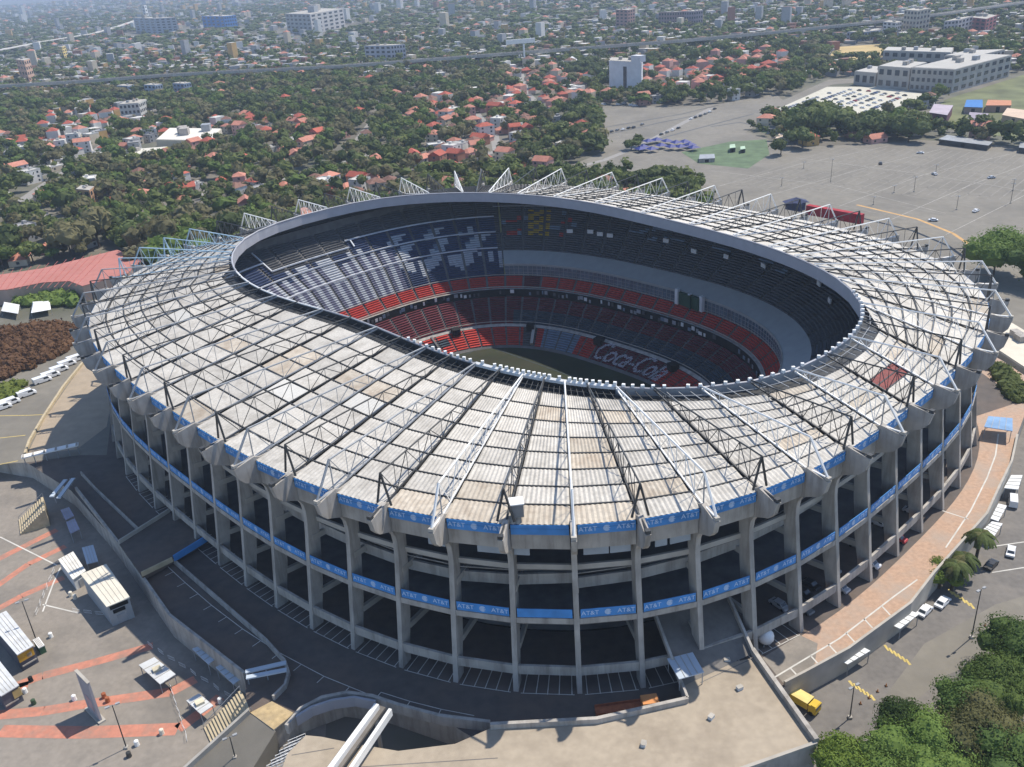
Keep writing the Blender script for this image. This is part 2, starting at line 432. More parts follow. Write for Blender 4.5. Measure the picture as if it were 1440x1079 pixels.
# roof trusses: triangular lattice girders, white and dark in turn
for k in range(NC):
    white = k % 2 == 0; mt = mat('pale_blue_steel', (.36, .50, .60)) if -22 <= inbay(k) <= -19 else (M_grey if -22 <= inbay(k) < -3 else M_white) if white else M_dark  # left-hand white trusses use grey: their backlit tone put into the colour
    r0 = .2 if white else .17
    b = MB(); apex = pt(k, -2.33, 43.4); h = hit(k)
    tip = pt(k, 2.3, 36.9); edge = pt(k, -2.3, 36.9)
    end = pt(k, -h + .4, 43.2)
    b.bar(apex, end, r0, 5)
    b.bar(roof_pt(k, 0, .45, .5), roof_pt(k, 1, .45, .5), .2, 4)
    N_ = 11; g0 = .5
    prev = None
    for i in range(N_):
        f = i / N_; top = apex.lerp(end, f); lo = roof_pt(k, f, .4, g0); nx = apex.lerp(end, (i + .5) / N_) if i % 2 else None
        if i: b.bar(lo, top, .075, 3)
        lo2 = roof_pt(k, (i + 1) / N_, .4, g0); top2 = apex.lerp(end, (i + 1) / N_)
        if i % 2 == 0: b.bar(top, lo2, .1, 3)
        else: b.bar(lo, top2, .1, 3)
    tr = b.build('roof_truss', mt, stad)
    t = base(k)[1]; u = Vector((-t.y, t.x, 0))
    if white:
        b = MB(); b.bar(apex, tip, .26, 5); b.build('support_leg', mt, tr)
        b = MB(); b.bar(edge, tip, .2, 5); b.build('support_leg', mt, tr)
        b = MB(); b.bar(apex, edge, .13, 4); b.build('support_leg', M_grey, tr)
    else:
        for s_ in (-1.5, 1.5):
            b = MB(); b.bar(apex, edge + u * s_, .24, 5); b.build('support_leg', mt, tr)
        b = MB(); b.bar(edge, tip, .2, 5); b.build('support_leg', mt, tr)
    b = MB(); c = tip; b.box((c.x, c.y, c.z), (.9, .9, .6), atan2(t.y, t.x)); b.build('shoe', M_conl if white else M_dark, tr)
# equipment cabinet on the front roof edge
b = MB(); c = pt(-.85, -4.0, 0); b.box((c.x, c.y, 38.6), (2.2, 2.2, 2.6), .1); b.build('equipment_cabinet', mat('cabinet_grey', (.2, .2, .2)), stad)
b = MB(); b.box((c.x, c.y, 40.0), (2.5, 2.5, .2), .1); b.build('equipment_cabinet_lid', M_white, stad)

# inner rim: catwalk, fascia, pipe, floodlights
for k in range(NC):
    h0, h1 = hit(k), hit(k + 1)
    A, B = pt(k, -h0, 0), pt(k + 1, -h1, 0); n0, n1 = base(k)[1], base(k + 1)[1]
    def strip(o, z0, z1, th):
        C, D = pt(k + 1, -h1 + o + th, 0), pt(k, -h0 + o + th, 0); A_, B_ = pt(k, -h0 + o, 0), pt(k + 1, -h1 + o, 0)
        vs = [(P.x, P.y, z) for z in (z0, z1) for P in (A_, B_, C, D)]
        return vs, [(0, 1, 2, 3), (7, 6, 5, 4), (0, 4, 5, 1), (1, 5, 6, 2), (2, 6, 7, 3), (3, 7, 4, 0)]
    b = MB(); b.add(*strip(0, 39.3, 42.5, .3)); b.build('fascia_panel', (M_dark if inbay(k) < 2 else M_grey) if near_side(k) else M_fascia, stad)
    if near_side(k):
        b = MB(); b.add(*strip(.35, 40.6, 40.9, 4.2)); b.build('catwalk', M_dark, stad)
        b = MB()
        for f in (.25, .5, .75):
            P = pt(k, -h0 + .5, 42.2).lerp(pt(k + 1, -h1 + .5, 42.2), f); Q = pt(k, -h0 + 4.4, 41.6).lerp(pt(k + 1, -h1 + 4.4, 41.6), f)
            b.bar(P, Q, .1, 4)
        b.bar(pt(k, -h0 + 2.3, 41.9), pt(k + 1, -h1 + 2.3, 41.9), .1, 4)
        b.build('catwalk_rail', M_grey if k < 20 and k > 2 else M_dark, stad)
    kk = inbay(k)
    b = MB(); b.bar(pt(k, -h0 + .15, 42.75), pt(k + 1, -h1 + .15, 42.75), .62 if -4 <= kk <= 1 else .28, 6)
    b.build('rim_pipe', M_white if (-4 <= kk <= 1 or kk in (-16, -15, -14, -13, -12, -11)) else M_fascia, stad)
flm = MB(); flm.box((0, 0, .38), (.68, .6, .62)); flm.box((0, 0, .02), (.25, .25, .3)); flm = flm.mesh('floodlight', M_white)
for kk in np.arange(-7, 11, .25):
    if random.random() < .12: continue
    k = kk % NC
    h = hit(k); p = pt(k, -h + .1, 0)
    o = link('floodlight', flm, stad, (p.x - SL.x, p.y - SL.y, 42.95 if kk > 2 or kk < -4 else 43.3), random.uniform(-.4, .4))
# ------------------------------------------------------------------ bowl: pitch, tiers, boxes
tt = np.linspace(0, 2 * pi, 8000)
q_ = super_pts(90, 79, 2.6, tt); L_ = np.concatenate([[0], np.cumsum(np.linalg.norm(np.diff(q_, axis=0), axis=1))])
NS = 66; SUB = 4; NT = NS * SUB
TS = np.interp(np.linspace(0, L_[-1], NT + 1), L_, tt)
ARC = L_[-1] / NT
def bp(ring, i):
    a, b, n, z = ring; p = super_pts(a, b, n, TS[i % NT]) ; w = RM @ p + CI
    return np.array([w[0], w[1], z])
def lerp_ring(A, B, f): return tuple(A[j] + (B[j] - A[j]) * f for j in range(4))
ANG = []
for i in range(NT):
    p = super_pts(90, 79, 2.6, (TS[i] + TS[i + 1]) / 2 if i + 1 <= NT else TS[i]); ANG.append(math.degrees(atan2(p[1], p[0])) % 360)
def ring_wall(name, A, B, m, per=1, **kw):
    b = MB()
    for i in range(NT):
        b.add([bp(A, i), bp(A, i + 1), bp(B, i + 1), bp(B, i)], [(0, 1, 2, 3)])
    o = b.build(name, m, stad)
    for k_, v_ in kw.items(): o[k_] = v_
    return o
R0 = (53, 46, 2.9, -9); R1 = (54.2, 47, 2.8, -8.2); R2 = (62.5, 54.2, 2.7, -3.8); R3 = (63.5, 55.2, 2.7, -3.0)
R4 = (68.8, 60.2, 2.65, .6); R5 = (74, 65.6, 2.65, 4.2); R6 = (74.2, 65.8, 2.65, 7.1); R6b = (75.4, 67, 2.65, 7.1)
R7 = (79.5, 71, 2.6, 10.8); R8 = (79.8, 71.2, 2.6, 15.4); R9 = (87, 77.2, 2.6, 18.9); R10 = (112, 98, 2.6, 35.4)
b = MB(); b.add([bp((53.2, 46.2, 2.9, -9), i) for i in range(NT)], [tuple(range(NT))]); b.build('pitch', M_grass, stad)
# white field lines
b = MB()
def fld(x, y): w = RM @ np.array([x, y]) + CI; return (w[0], w[1], -8.96)
def fline(x0, y0, x1, y1, w=.16):
    d = np.array([x1 - x0, y1 - y0]); d = d / np.linalg.norm(d); n = np.array([-d[1], d[0]]) * w
    b.add([fld(x0 - n[0], y0 - n[1]), fld(x1 - n[0], y1 - n[1]), fld(x1 + n[0], y1 + n[1]), fld(x0 + n[0], y0 + n[1])], [(0, 1, 2, 3)])
for s_ in (1, -1):
    fline(-49, 33 * s_, 49, 33 * s_); fline(49 * s_, -33, 49 * s_, 33); fline(33 * s_, -20, 33 * s_, 20); fline(33 * s_, 20, 49 * s_, 20); fline(33 * s_, -20, 49 * s_, -20)
fline(0, -33, 0, 33)
b.build('field_line', M_seats, stad)
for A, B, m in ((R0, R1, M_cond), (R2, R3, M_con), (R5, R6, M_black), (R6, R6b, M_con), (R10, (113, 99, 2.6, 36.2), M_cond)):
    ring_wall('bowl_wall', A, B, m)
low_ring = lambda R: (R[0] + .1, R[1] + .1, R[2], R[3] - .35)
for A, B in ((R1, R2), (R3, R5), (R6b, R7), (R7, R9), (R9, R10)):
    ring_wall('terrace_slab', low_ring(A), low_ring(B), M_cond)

SM = [M_seatd, M_seatb, M_seatw, M_seatr, M_seatm, M_seats, M_seatg, M_seaty, mat('mauve_seats', (.16, .16, .22), var=.25, scale=.8)]
D_, B_, W_, R_d, MR, SLt, GB, Y_, SM_ = range(9)
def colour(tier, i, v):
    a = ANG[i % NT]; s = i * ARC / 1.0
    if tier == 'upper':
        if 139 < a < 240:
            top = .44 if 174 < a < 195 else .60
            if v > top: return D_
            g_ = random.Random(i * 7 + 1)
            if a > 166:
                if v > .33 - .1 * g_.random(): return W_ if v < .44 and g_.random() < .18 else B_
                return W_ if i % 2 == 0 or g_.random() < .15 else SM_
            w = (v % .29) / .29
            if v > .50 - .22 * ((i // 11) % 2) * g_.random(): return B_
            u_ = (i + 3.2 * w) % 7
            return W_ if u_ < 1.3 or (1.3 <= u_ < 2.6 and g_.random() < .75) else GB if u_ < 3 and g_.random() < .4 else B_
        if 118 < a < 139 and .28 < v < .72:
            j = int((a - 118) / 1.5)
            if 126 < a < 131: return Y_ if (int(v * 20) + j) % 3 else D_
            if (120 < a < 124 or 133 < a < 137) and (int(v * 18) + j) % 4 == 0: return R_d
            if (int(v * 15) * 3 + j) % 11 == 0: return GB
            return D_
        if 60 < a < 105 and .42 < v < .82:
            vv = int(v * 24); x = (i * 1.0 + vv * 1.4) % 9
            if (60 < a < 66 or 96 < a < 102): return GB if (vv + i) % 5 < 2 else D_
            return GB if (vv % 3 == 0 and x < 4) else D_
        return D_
    if tier == 'upperlow':
        g_ = random.Random(i * 13 + 5); saw = abs((i % 8) - 4) / 4
        if a > 166: return W_ if i % 2 == 0 else SM_
        return W_ if v > .35 + .45 * saw and (i % 2 == 0 or g_.random() < .35) else B_
    if tier == 'red':
        if a > 236 or a < 300 and a > 300: return R_d
        return R_d if not 128 < a < 133 else MR
    if tier == 'second':
        if 135 < a < 235: return MR
        return MR if v > .5 else SLt
    if tier == 'lowest':
        if 108 < a < 124: return GB
        if 160 < a < 168 and .35 < v < .75: return SLt
        if 168 < a < 174 and .35 < v < .75: return GB
        if 196 < a < 206: return GB
        if 67 < a < 99: return MR
        if 126 < a < 132: return D_
        return R_d
def tier_blocks(tier, A, B, rows, sectors=None, aisle=.06, merge=1):
    for sct in range(0, NS, merge):
        amid = ANG[(sct * SUB + SUB * merge // 2) % NT]
        if sectors and not sectors(amid): continue
        b = MB()
        i0, i1 = sct * SUB, (sct + merge) * SUB
        for i in range(i0, i1):
            fa = aisle * 4 if i == i0 else 0; fb = 1 - (aisle * 4 if i == i1 - 1 else 0)
            for r in range(rows):
                lo, hi = lerp_ring(A, B, r / rows), lerp_ring(A, B, (r + .82) / rows)
                dz = (B[3] - A[3]) / rows
                p0, p1 = bp(lo, i), bp(lo, i + 1); q0, q1 = bp(hi, i), bp(hi, i + 1)
                P0, P1 = p0 + (p1 - p0) * fa, p0 + (p1 - p0) * fb; Q0, Q1 = q0 + (q1 - q0) * fa, q0 + (q1 - q0) * fb
                zt = p0[2] + dz * .75
                b.add([P0, P1, (P1[0], P1[1], zt), (P0[0], P0[1], zt), (Q1[0], Q1[1], zt + .05), (Q0[0], Q0[1], zt + .05)], [(0, 1, 2, 3), (3, 2, 4, 5)], colour(tier, i, (r + .5) / rows))
        b.build('seat_block', SM, stad)
left_end = lambda a: 139 < a < 241
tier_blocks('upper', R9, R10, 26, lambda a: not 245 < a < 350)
tier_blocks('upperlow', R7, R9, 12, left_end)
tier_blocks('red', R6b, R7, 6, lambda a: not 245 < a < 340)
tier_blocks('second', R3, R5, 12, lambda a: not 245 < a < 340)
tier_blocks('lowest', R1, R2, 8, lambda a: not 250 < a < 340)
# glazed boxes and their grey cover round the two sides and the right end
for sct in range(NS):
    i0, i1 = sct * SUB, (sct + 1) * SUB; a = ANG[i0 + 2]
    if left_end(a): continue
    b = MB()
    for i in range(i0, i1): b.add([bp(R7, i), bp(R7, i + 1), bp(R8, i + 1), bp(R8, i)], [(0, 1, 2, 3)])
    b.build('box_glazing', M_glass, stad)
    b = MB()
    A_, B2 = (79.3, 70.7, 2.6, 15.4), (87, 77.2, 2.6, 18.9)
    for i in range(i0, i1): b.add([bp(A_, i), bp(A_, i + 1), bp(B2, i + 1), bp(B2, i), bp((79.3, 70.7, 2.6, 14.9), i), bp((79.3, 70.7, 2.6, 14.9), i + 1)], [(0, 1, 2, 3), (4, 5, 1, 0)])
    b.build('cover_panel', M_cover, stad)
    b = MB()
    for i in range(i0, i1):
        for z in (12.2, 13.6): b.bar(Vector(bp((79.4, 70.8, 2.6, z), i)), Vector(bp((79.4, 70.8, 2.6, z), i + 1)), .09, 4)
        b.bar(Vector(bp((79.4, 70.8, 2.6, 10.9), i)), Vector(bp((79.4, 70.8, 2.6, 15.2), i)), .14, 4)
    b.build('box_mullion', M_grey, stad)
# signs and boards on the box front under the red tier
rs = random.Random(3)
for i in range(0, NT):
    a = ANG[i]
    if not (20 < a < 235): continue
    if rs.random() < .45:
        z0, z1 = rs.choice([(5.2, 6.6), (5.5, 6.9), (4.8, 6.0)])
        b = MB(); A_, B2 = (73.8, 65.4, 2.65, z0), (73.8, 65.4, 2.65, z1)
        p0, p1, q0, q1 = bp(A_, i), bp(A_, i + 1), bp(B2, i), bp(B2, i + 1); w = rs.uniform(.35, .95)
        n_ = (CI - p0[:2]); n_ = n_ / np.linalg.norm(n_) * .12; n3 = np.array([*n_, 0])
        e0, e1 = p0, p0 + (p1 - p0) * w; g0, g1 = q0, q0 + (q1 - q0) * w
        b.add([e0, e1, g1, g0, e0 + n3, e1 + n3, g1 + n3, g0 + n3], [(0, 1, 2, 3), (7, 6, 5, 4), (2, 6, 7, 3), (0, 4, 5, 1)])
        b.build('box_sign', rs.choice([M_white, M_grey, M_fascia, M_seatg, M_seatd]), stad)
# railings along the tiers
def ring_rail(R, up, r, m, a0, a1):
    b = MB()
    for i in range(NT):
        if a0 <= ANG[i] <= a1: b.bar(Vector(bp(R, i)) + Vector((0, 0, up)), Vector(bp(R, i + 1)) + Vector((0, 0, up)), r, 4)
    b.build('railing', m, stad)
ring_rail(R3, .9, .16, M_conl, 20, 245); ring_rail((75, 66.6, 2.65, 7.1), .6, .2, M_conl, 20, 245)
ring_rail((79.4, 70.8, 2.6, 15.5), .1, .16, M_conl, 10, 139); ring_rail((79.4, 70.8, 2.6, 11), .3, .15, M_conl, 10, 241)
M_rw = mat('pale_rail', (.55, .57, .60))
ring_rail(lerp_ring(R9, R10, .29), 1.0, .3, M_rw, 139, 241); ring_rail(lerp_ring(R9, R10, .01), 1.0, .3, M_rw, 139, 241)
ring_rail(lerp_ring(R9, R10, .56), 1.2, .32, M_rw, 139, 174); ring_rail(lerp_ring(R9, R10, .44), 1.2, .32, M_rw, 174, 195); ring_rail(lerp_ring(R9, R10, .60), 1.2, .32, M_rw, 195, 241)
radial_q = [(174, .44, .56), (195, .44, .8)]; ring_rail(lerp_ring(R9, R10, .74), 1.2, .22, M_fascia, 60, 139)
# radial dividing wall at the left end of the far side and in the lower corner
def radial(aw, A, B, m, w, h):
    i = min(range(NT), key=lambda j: abs(ANG[j] - aw)); b = MB()
    for q in range(12):
        P, Q = Vector(bp(lerp_ring(A, B, q / 12), i)), Vector(bp(lerp_ring(A, B, (q + 1) / 12), i))
        P.z += h / 2; Q.z += h / 2; b.bar(P, Q, w, 4)
    b.build('dividing_wall', m, stad)
for aw_, v0_, v1_ in radial_q: radial(aw_, lerp_ring(R9, R10, v0_), lerp_ring(R9, R10, v1_), M_rw, .35, 2.0)
radial(139, R7, R10, mat('ochre_steel', (.33, .30, .15)), .45, 1.6); radial(128, R1, R2, M_conl, .8, 1.5); radial(166, lerp_ring(R1, R2, 0), R2, M_cond, .5, .8)
# tunnel mouths in the lowest tier and blocks in the upper tier
for aw in (66, 100, 129, 157, 205):
    i = min(range(NT), key=lambda j: abs(ANG[j] - aw)); P = bp(R2, i); b = MB()
    d = CI - P[:2]; b.box((P[0] + d[0] / np.linalg.norm(d) * 1.0, P[1] + d[1] / np.linalg.norm(d) * 1.0, -3.3), (3.2, 3.0, 2.4), atan2(d[1], d[0])); b.build('tunnel_mouth', M_black, stad)
for aw, v in ((122, .33), (116, .36), (110, .34), (112.5, .34), (94, .42), (84, .35), (76, .38), (66, .40), (50, .45), (44, .36)):
    i = min(range(NT), key=lambda j: abs(ANG[j] - aw)); P = bp(lerp_ring(R9, R10, v), i); d = CI - P[:2]
    b = MB(); b.box((P[0], P[1], P[2] + 1.1), (.5, 2.4, 1.5), atan2(d[1], d[0])); b.build('exit_hood', M_white, stad)
# press box with white posts
for aw, m, w, z1 in ((80, M_white, 1.4, 16.6), (77.5, mat('green_glass', (.03, .08, .05), rough=.3), 6, 15.6), (74, mat('green_glass', (.03, .08, .05)), 6, 15.6), (75.7, M_white, .7, 16), (71, M_white, 1.6, 16.4)):
    i = min(range(NT), key=lambda j: abs(ANG[j] - aw)); P = bp((78.6, 70.0, 2.6, 11), i); d = CI - P[:2]
    b = MB(); b.box((P[0], P[1], (11 + z1) / 2), (1.2, w, z1 - 11), atan2(d[1], d[0])); b.build('press_box', m, stad)
# script lettering spelled by pale seats in the lowest tier
tm = text_mesh('Coca-Cola', 1.0, 'seat_lettering', M_seatw, shear=.5, ext=0)
tv = np.array([v.co[:2] for v in tm.vertices]); tv = (tv - tv.min(0)) / (tv.max(0) - tv.min(0)); tm.calc_loop_triangles()
TRI = np.array([t.vertices for t in tm.loop_triangles])
def in_text(x, y):
    A, B, C = tv[TRI[:, 0]], tv[TRI[:, 1]], tv[TRI[:, 2]]
    c = lambda P, Q: (Q[:, 0] - P[:, 0]) * (y - P[:, 1]) - (Q[:, 1] - P[:, 1]) * (x - P[:, 0])
    d1, d2, d3 = c(A, B), c(B, C), c(C, A)
    return bool((((d1 >= 0) & (d2 >= 0) & (d3 >= 0)) | ((d1 <= 0) & (d2 <= 0) & (d3 <= 0))).any())
b = MB(); NR, NI = 16, 5
for i in range(NT // 2):
    for q in range(NI):
        j = i + (q + .5) / NI; ang = np.interp(j, np.arange(NT // 2), ANG[:NT // 2]); fx = (98.5 - ang) / 33
        if not 0 <= fx <= 1: continue
        for r in range(NR):
            fy = (r + .5) / NR
            if not (in_text(fx, fy) or in_text(fx + .012, fy)): continue
            if random.random() < .06: continue
            A, B = lerp_ring(R1, R2, .03 + .94 * r / NR), lerp_ring(R1, R2, .03 + .94 * (r + .75) / NR)
            P0, P1 = bp(A, i), bp(A, i + 1); Q0, Q1 = bp(B, i), bp(B, i + 1); f0, f1 = q / NI, (q + .92) / NI; z = .62
            b.add([P0 + (P1 - P0) * f0 + [0, 0, z], P0 + (P1 - P0) * f1 + [0, 0, z], Q0 + (Q1 - Q0) * f1 + [0, 0, z], Q0 + (Q1 - Q0) * f0 + [0, 0, z]], [(0, 1, 2, 3)])
b.build('seat_lettering', M_seatg if False else mat('faded_white_seats', (.42, .40, .42), var=.25, scale=1.5), stad, kind='stuff')

# ------------------------------------------------------------------ podium, ring road, terrace, plaza, street
podium_px = [(-60, 560), (-30, 640), (40, 652), (100, 690), (170, 770), (240, 870), (345, 952), (346, 984), (352, 1001), (384, 1025), (412, 1006), (480, 980), (540, 988), (640, 1022), (700, 1060),
             (960, 1060), (1040, 990), (1100, 968), (1132, 950), (1193, 917), (1280, 853), (1313, 810), (1387, 727), (1405, 688), (1422, 653), (1430, 615), (1450, 560)]
pod = xy(podium_px)
left_far = [(-150, 215), (-190, 330)]
back = [tuple(pt(k, 26, 0)) for k in (13, 15, 18, 21, 24, 27, 30, 33, 36, 39, 42, 45, 48)]
poly = [(p[0], p[1]) for p in pod] + [(p[0], p[1]) for p in back] + [(-190, 330), (-175, 230)]
b = MB(); hp = holed(poly, -17.2, 0)
b.add([(x, y, 0) for x, y in hp], [tuple(range(len(hp)))])
for (x0, y0), (x1, y1) in zip(poly, poly[1:] + poly[:1]): b.add([(x0, y0, GZ - .5), (x1, y1, GZ - .5), (x1, y1, 0), (x0, y0, 0)], [(0, 1, 2, 3)], 1)
structure(b.build('podium', [M_ring, M_con]))
# pale left apron, terrace on the right, each a sheet above the podium
def sheet(name, px, m, z, world=None):
    b = MB(); P = world if world else [tuple(at(x, y, z)) for x, y in px]
    a = sum(P[i][0] * P[(i + 1) % len(P)][1] - P[(i + 1) % len(P)][0] * P[i][1] for i in range(len(P)))
    if a < 0: P = P[::-1]
    b.add([(p[0], p[1], z) for p in P], [tuple(range(len(P)))]); return b.build(name, m)
structure(sheet('apron', [(-40, 655), (-60, 560), (0, 536), (112, 478), (160, 560), (150, 640), (112, 640), (40, 650)], M_lot, .012))
structure(sheet('sand_apron', [(38, 640), (62, 590), (117, 512), (160, 545), (150, 600), (108, 632)], M_beige if False else mat('tan_paving', (.36, .29, .21), var=.08, stain=(.26, .22, .17), stain_scale=.1), .022))
terr = [pt(k, .6, 0) for k in np.arange(3.4, 13.6, .5)]
terr_out = [at(*q) for q in [(1450, 560), (1429, 615), (1421, 652), (1404, 687), (1386, 726), (1312, 809), (1279, 852), (1192, 915), (1131, 948), (1103, 963)]]
structure(sheet('terrace', None, M_terr, .014, [(p.x, p.y) for p in terr] + [(p.x, p.y) for p in terr_out]))
structure(sheet('terrace_patch', [(1072, 925), (1105, 965), (1145, 938), (1150, 905), (1125, 893)], M_plaza, .022))
# painted lines of the terrace and the parking bays round the columns
def strips(name, pls, w, m, z, top=True):
    b = MB()
    for pl in pls:
        P = [at(x, y, z) if not isinstance(x, Vector) else x for x, y in pl] if not isinstance(pl[0], Vector) else pl
        for p, q in zip(P, P[1:]):
            d = (q - p); d.z = 0; d.normalize(); n = Vector((-d.y, d.x, 0)) * (w / 2)
            b.add([(p.x - n.x, p.y - n.y, z), (q.x - n.x, q.y - n.y, z), (q.x + n.x, q.y + n.y, z), (p.x + n.x, p.y + n.y, z)], [(0, 1, 2, 3)])
    return structure(b.build(name, m))
ln = [[(1085, 955), (1180, 898), (1258, 838), (1290, 815)], [(1330, 770), (1365, 718), (1388, 672), (1400, 640), (1404, 610)], [(1325, 718), (1362, 730)]]
for x, y in ((1112, 940), (1140, 922), (1165, 906), (1190, 890), (1215, 870), (1240, 852)): ln.append([(x, y), (x + 12, y + 13)])
strips('terrace_line', ln, .32, M_line, .03)
bays = []
for k in range(-13, 4):
    for f in (.12, .32, .5, .68, .88): bays.append([pt(k + f, .2, 0), pt(k + f, -5, 0)])
    bays.append([pt(k + .08, .2, 0), pt(k + .92, .2, 0)])
for k in range(-9, -3): bays += [[pt(k, 8.5, 0), pt(k + 1, 8.5, 0)], [pt(k, 8.5, 0), pt(k, 10.5, 0)], [pt(k + .5, 8.5, 0), pt(k + .5, 10.5, 0)]]
for k in (-3, -2.5, -2): bays += [[pt(k, 7, 0), pt(k + .5, 7, 0)], [pt(k, 7, 0), pt(k, 9.5, 0)]]
for k in (-1, -.5, 0, .5): bays += [[pt(k, 8, 0), pt(k + .5, 8, 0)], [pt(k, 8, 0), pt(k, 10, 0)]]
strips('bay_line', bays, .16, M_line, .02)

structure(sheet('plaza', [(-260, 640), (20, 640), (110, 700), (250, 880), (350, 960), (420, 950), (460, 1000), (440, 1300), (-300, 1300)], M_plaza, GZ + .02))
sal = [([(0, 1028), (120, 1030), (250, 1025)], 3.1), ([(-10, 1006), (60, 1000), (120, 990), (240, 973)], 2.6), ([(20, 965), (60, 950), (130, 932), (215, 908)], 2.4), ([(-10, 860), (30, 838), (90, 812)], 2.0),
       ([(-10, 828), (40, 793), (92, 768)], 2.0), ([(-10, 790), (40, 765), (80, 745)], 2.2), ([(250, 1025), (285, 1000), (310, 980)], 2.5), ([(240, 973), (275, 955)], 2.5), ([(-10, 975), (40, 962)], 2)]
for pl, w in sal: strips('salmon_stripe', [pl], w, M_salmon, GZ + .035)
strips('worn_line', [[(0, 755), (40, 775), (80, 795)], [(60, 860), (75, 820), (85, 798)], [(60, 850), (110, 862)]], .35, M_line, GZ + .04)
strips('apron_line', [[(-20, 585), (40, 584), (60, 583)], [(-20, 618), (36, 612)], [(-10, 655), (25, 648)]], .35, M_yel, .03)

# street on the right
structure(sheet('street', [(1060, 1180), (1110, 960), (1200, 905), (1310, 800), (1400, 690), (1440, 590), (1700, 560), (1900, 1180)], M_asph, GZ + .02))
structure(sheet('street_repair', [(1240, 985), (1300, 905), (1400, 850), (1440, 838), (1440, 905), (1330, 950), (1270, 1000)], M_lot, GZ + .03))
yl = []
for cx, cy in ((1262, 917), (1212, 967), (1352, 838)):
    for i in range(6): yl.append([(cx - 18 + i * 6, cy - 10 + i * 4), (cx - 12 + i * 6, cy - 2 + i * 4)])
strips('street_marking', yl, .5, M_yel, GZ + .045)
strips('street_line', [[(1175, 950), (1190, 942)], [(1385, 770), (1440, 762)], [(1395, 805), (1440, 798)]], .3, M_line, GZ + .045)

# walls
def wall(name, label, pts, w, z0, z1, m, cat='wall', group=None):
    b = MB(); b.ribbon(pts, w, z0, z1); return tag(b.build(name, m), label, cat, group)
wall('terrace_wall', 'low pale wall along the street edge of the orange terrace', xy([(1103, 964), (1132, 949), (1193, 916), (1280, 852), (1313, 809), (1387, 726), (1405, 687), (1422, 652), (1430, 615)]), .5, -4.9, 1.0, M_conl)
wall('plaza_wall', 'long grey retaining wall between the salmon striped plaza and the ring road', xy([(108, 690), (170, 770), (240, 870), (345, 952)]), .6, GZ, 1.2, M_con)
wall('ramp_parapet_wall', 'thin white topped parapet beside the dark walkway left of the stadium', xy([(245, 792), (375, 905), (402, 935)]), .4, 0, 1.4, M_con)
wall('walkway_parapet', 'thin pale parapet on the ring road beyond the bridge', xy([(115, 668), (135, 690), (200, 752)]), .35, 0, 1.2, M_con)
wall('curved_parapet', 'curved grey parapet wall rounding the foot of the dark walkway', xy([(402, 935), (407, 950), (402, 968), (385, 985)]), .5, 0, 1.2, M_con)
wall('apron_kerb', 'long curved cream kerb wall on the apron left of the stadium', xy([(36, 640), (42, 622), (62, 588), (90, 545), (117, 512)]), .7, 0, .9, M_beige)
wall('round_wall', 'low curved grey wall beside the white footbridge', xy([(405, 1032), (425, 1008), (455, 992), (490, 985), (525, 990), (560, 1002), (620, 1018), (690, 1027)]), .7, 0, 2.2, M_con)
wall('round_rail_wall', 'inner pale blue curved rail wall under the white footbridge', xy([(418, 1020), (440, 1006), (470, 996), (500, 992), (530, 998)]), .5, 0, 2.2, M_fascia)
# bridge deck into the left of the stadium
def slab(name, label, px, z0, z1, m, cat, edge=None, kind=None):
    b = MB(); P = xy(px, z1); b.prism([(p[0], p[1]) for p in P], z0, z1); o = b.build(name, m)
    if kind: o['kind'] = kind
    else: tag(o, label, cat)
    return o
bt = thing('access_bridge', 'dark asphalt bridge from the plaza wall into the left columns', 'bridge', at(235, 775, 0))
b = MB(); P = xy([(168, 765), (242, 718), (294, 755), (200, 810)], 1.8); b.prism([(p[0], p[1]) for p in P], .4, 1.8); b.build('deck', M_ring, bt)
for e in ([(168, 765), (242, 718)], [(200, 810), (243, 789)]):
    b = MB(); b.ribbon(xy(e, 1.8), .35, 1.7, 2.9); b.build('parapet', M_conl if e[0][0] == 168 else M_beige, bt)
b = MB(); b.ribbon(xy([(245, 787), (292, 758)], 1.8), .3, 1.3, 3.0); b.build('blue_hoarding', M_blue, bt)
# front deck at first floor level with its parapets
dz = 3.5
dk = thing('front_deck', 'broad beige concrete deck in front of the stadium with thick grey parapets', 'deck', at(900, 1050, 0))
deck_px = [(955, 945), (967, 987), (840, 1016), (690, 1024), (640, 1046), (560, 1056), (500, 1046), (452, 1036), (430, 1034), (404, 1060), (390, 1100), (560, 1200), (1060, 1200), (1040, 1084), (1148, 1046), (1062, 925)]
b = MB(); P = xy(deck_px, dz); b.prism([(p[0], p[1]) for p in P], GZ, dz, side=1); b.build('slab', [M_deck, M_con], dk)
for e, w, h, m in (([(967, 987), (840, 1016), (690, 1024)], .7, 1.1, M_con), ([(953, 950), (967, 987)], .45, 1.1, M_con), ([(1058, 918), (1080, 950), (1148, 1046)], .8, 1.2, M_con), ([(1148, 1046), (1040, 1084)], .6, .5, M_conl)):
    b = MB(); b.ribbon(xy(e, dz), w, dz - .2, dz + h); b.build('parapet', m, dk)
B_ = at(1058, 919, dz + .03); A_ = at(958, 966, dz + .03); dr_ = (at(1058, 919, dz) - at(1148, 1046, dz)).normalized() * 24
C_ = B_ + dr_ + Vector((0, 0, 10.5)); D_r = A_ + dr_ * .95 + Vector((0, 0, 10.5))
b = MB(); b.add([A_, B_, C_, D_r, A_ - Vector((0, 0, .02)), B_ - Vector((0, 0, .02)), C_ - Vector((0, 0, 1)), D_r - Vector((0, 0, 1))], [(0, 1, 2, 3), (7, 6, 5, 4), (0, 3, 7, 4), (1, 5, 6, 2), (2, 6, 7, 3)]); b.build('ramp', M_asph, dk)
for p, q in ((A_, D_r), (B_, C_)):
    b = MB(); b.ribbon([p, q], .5, None, 1.2); b.build('ramp_wall', M_con, dk)
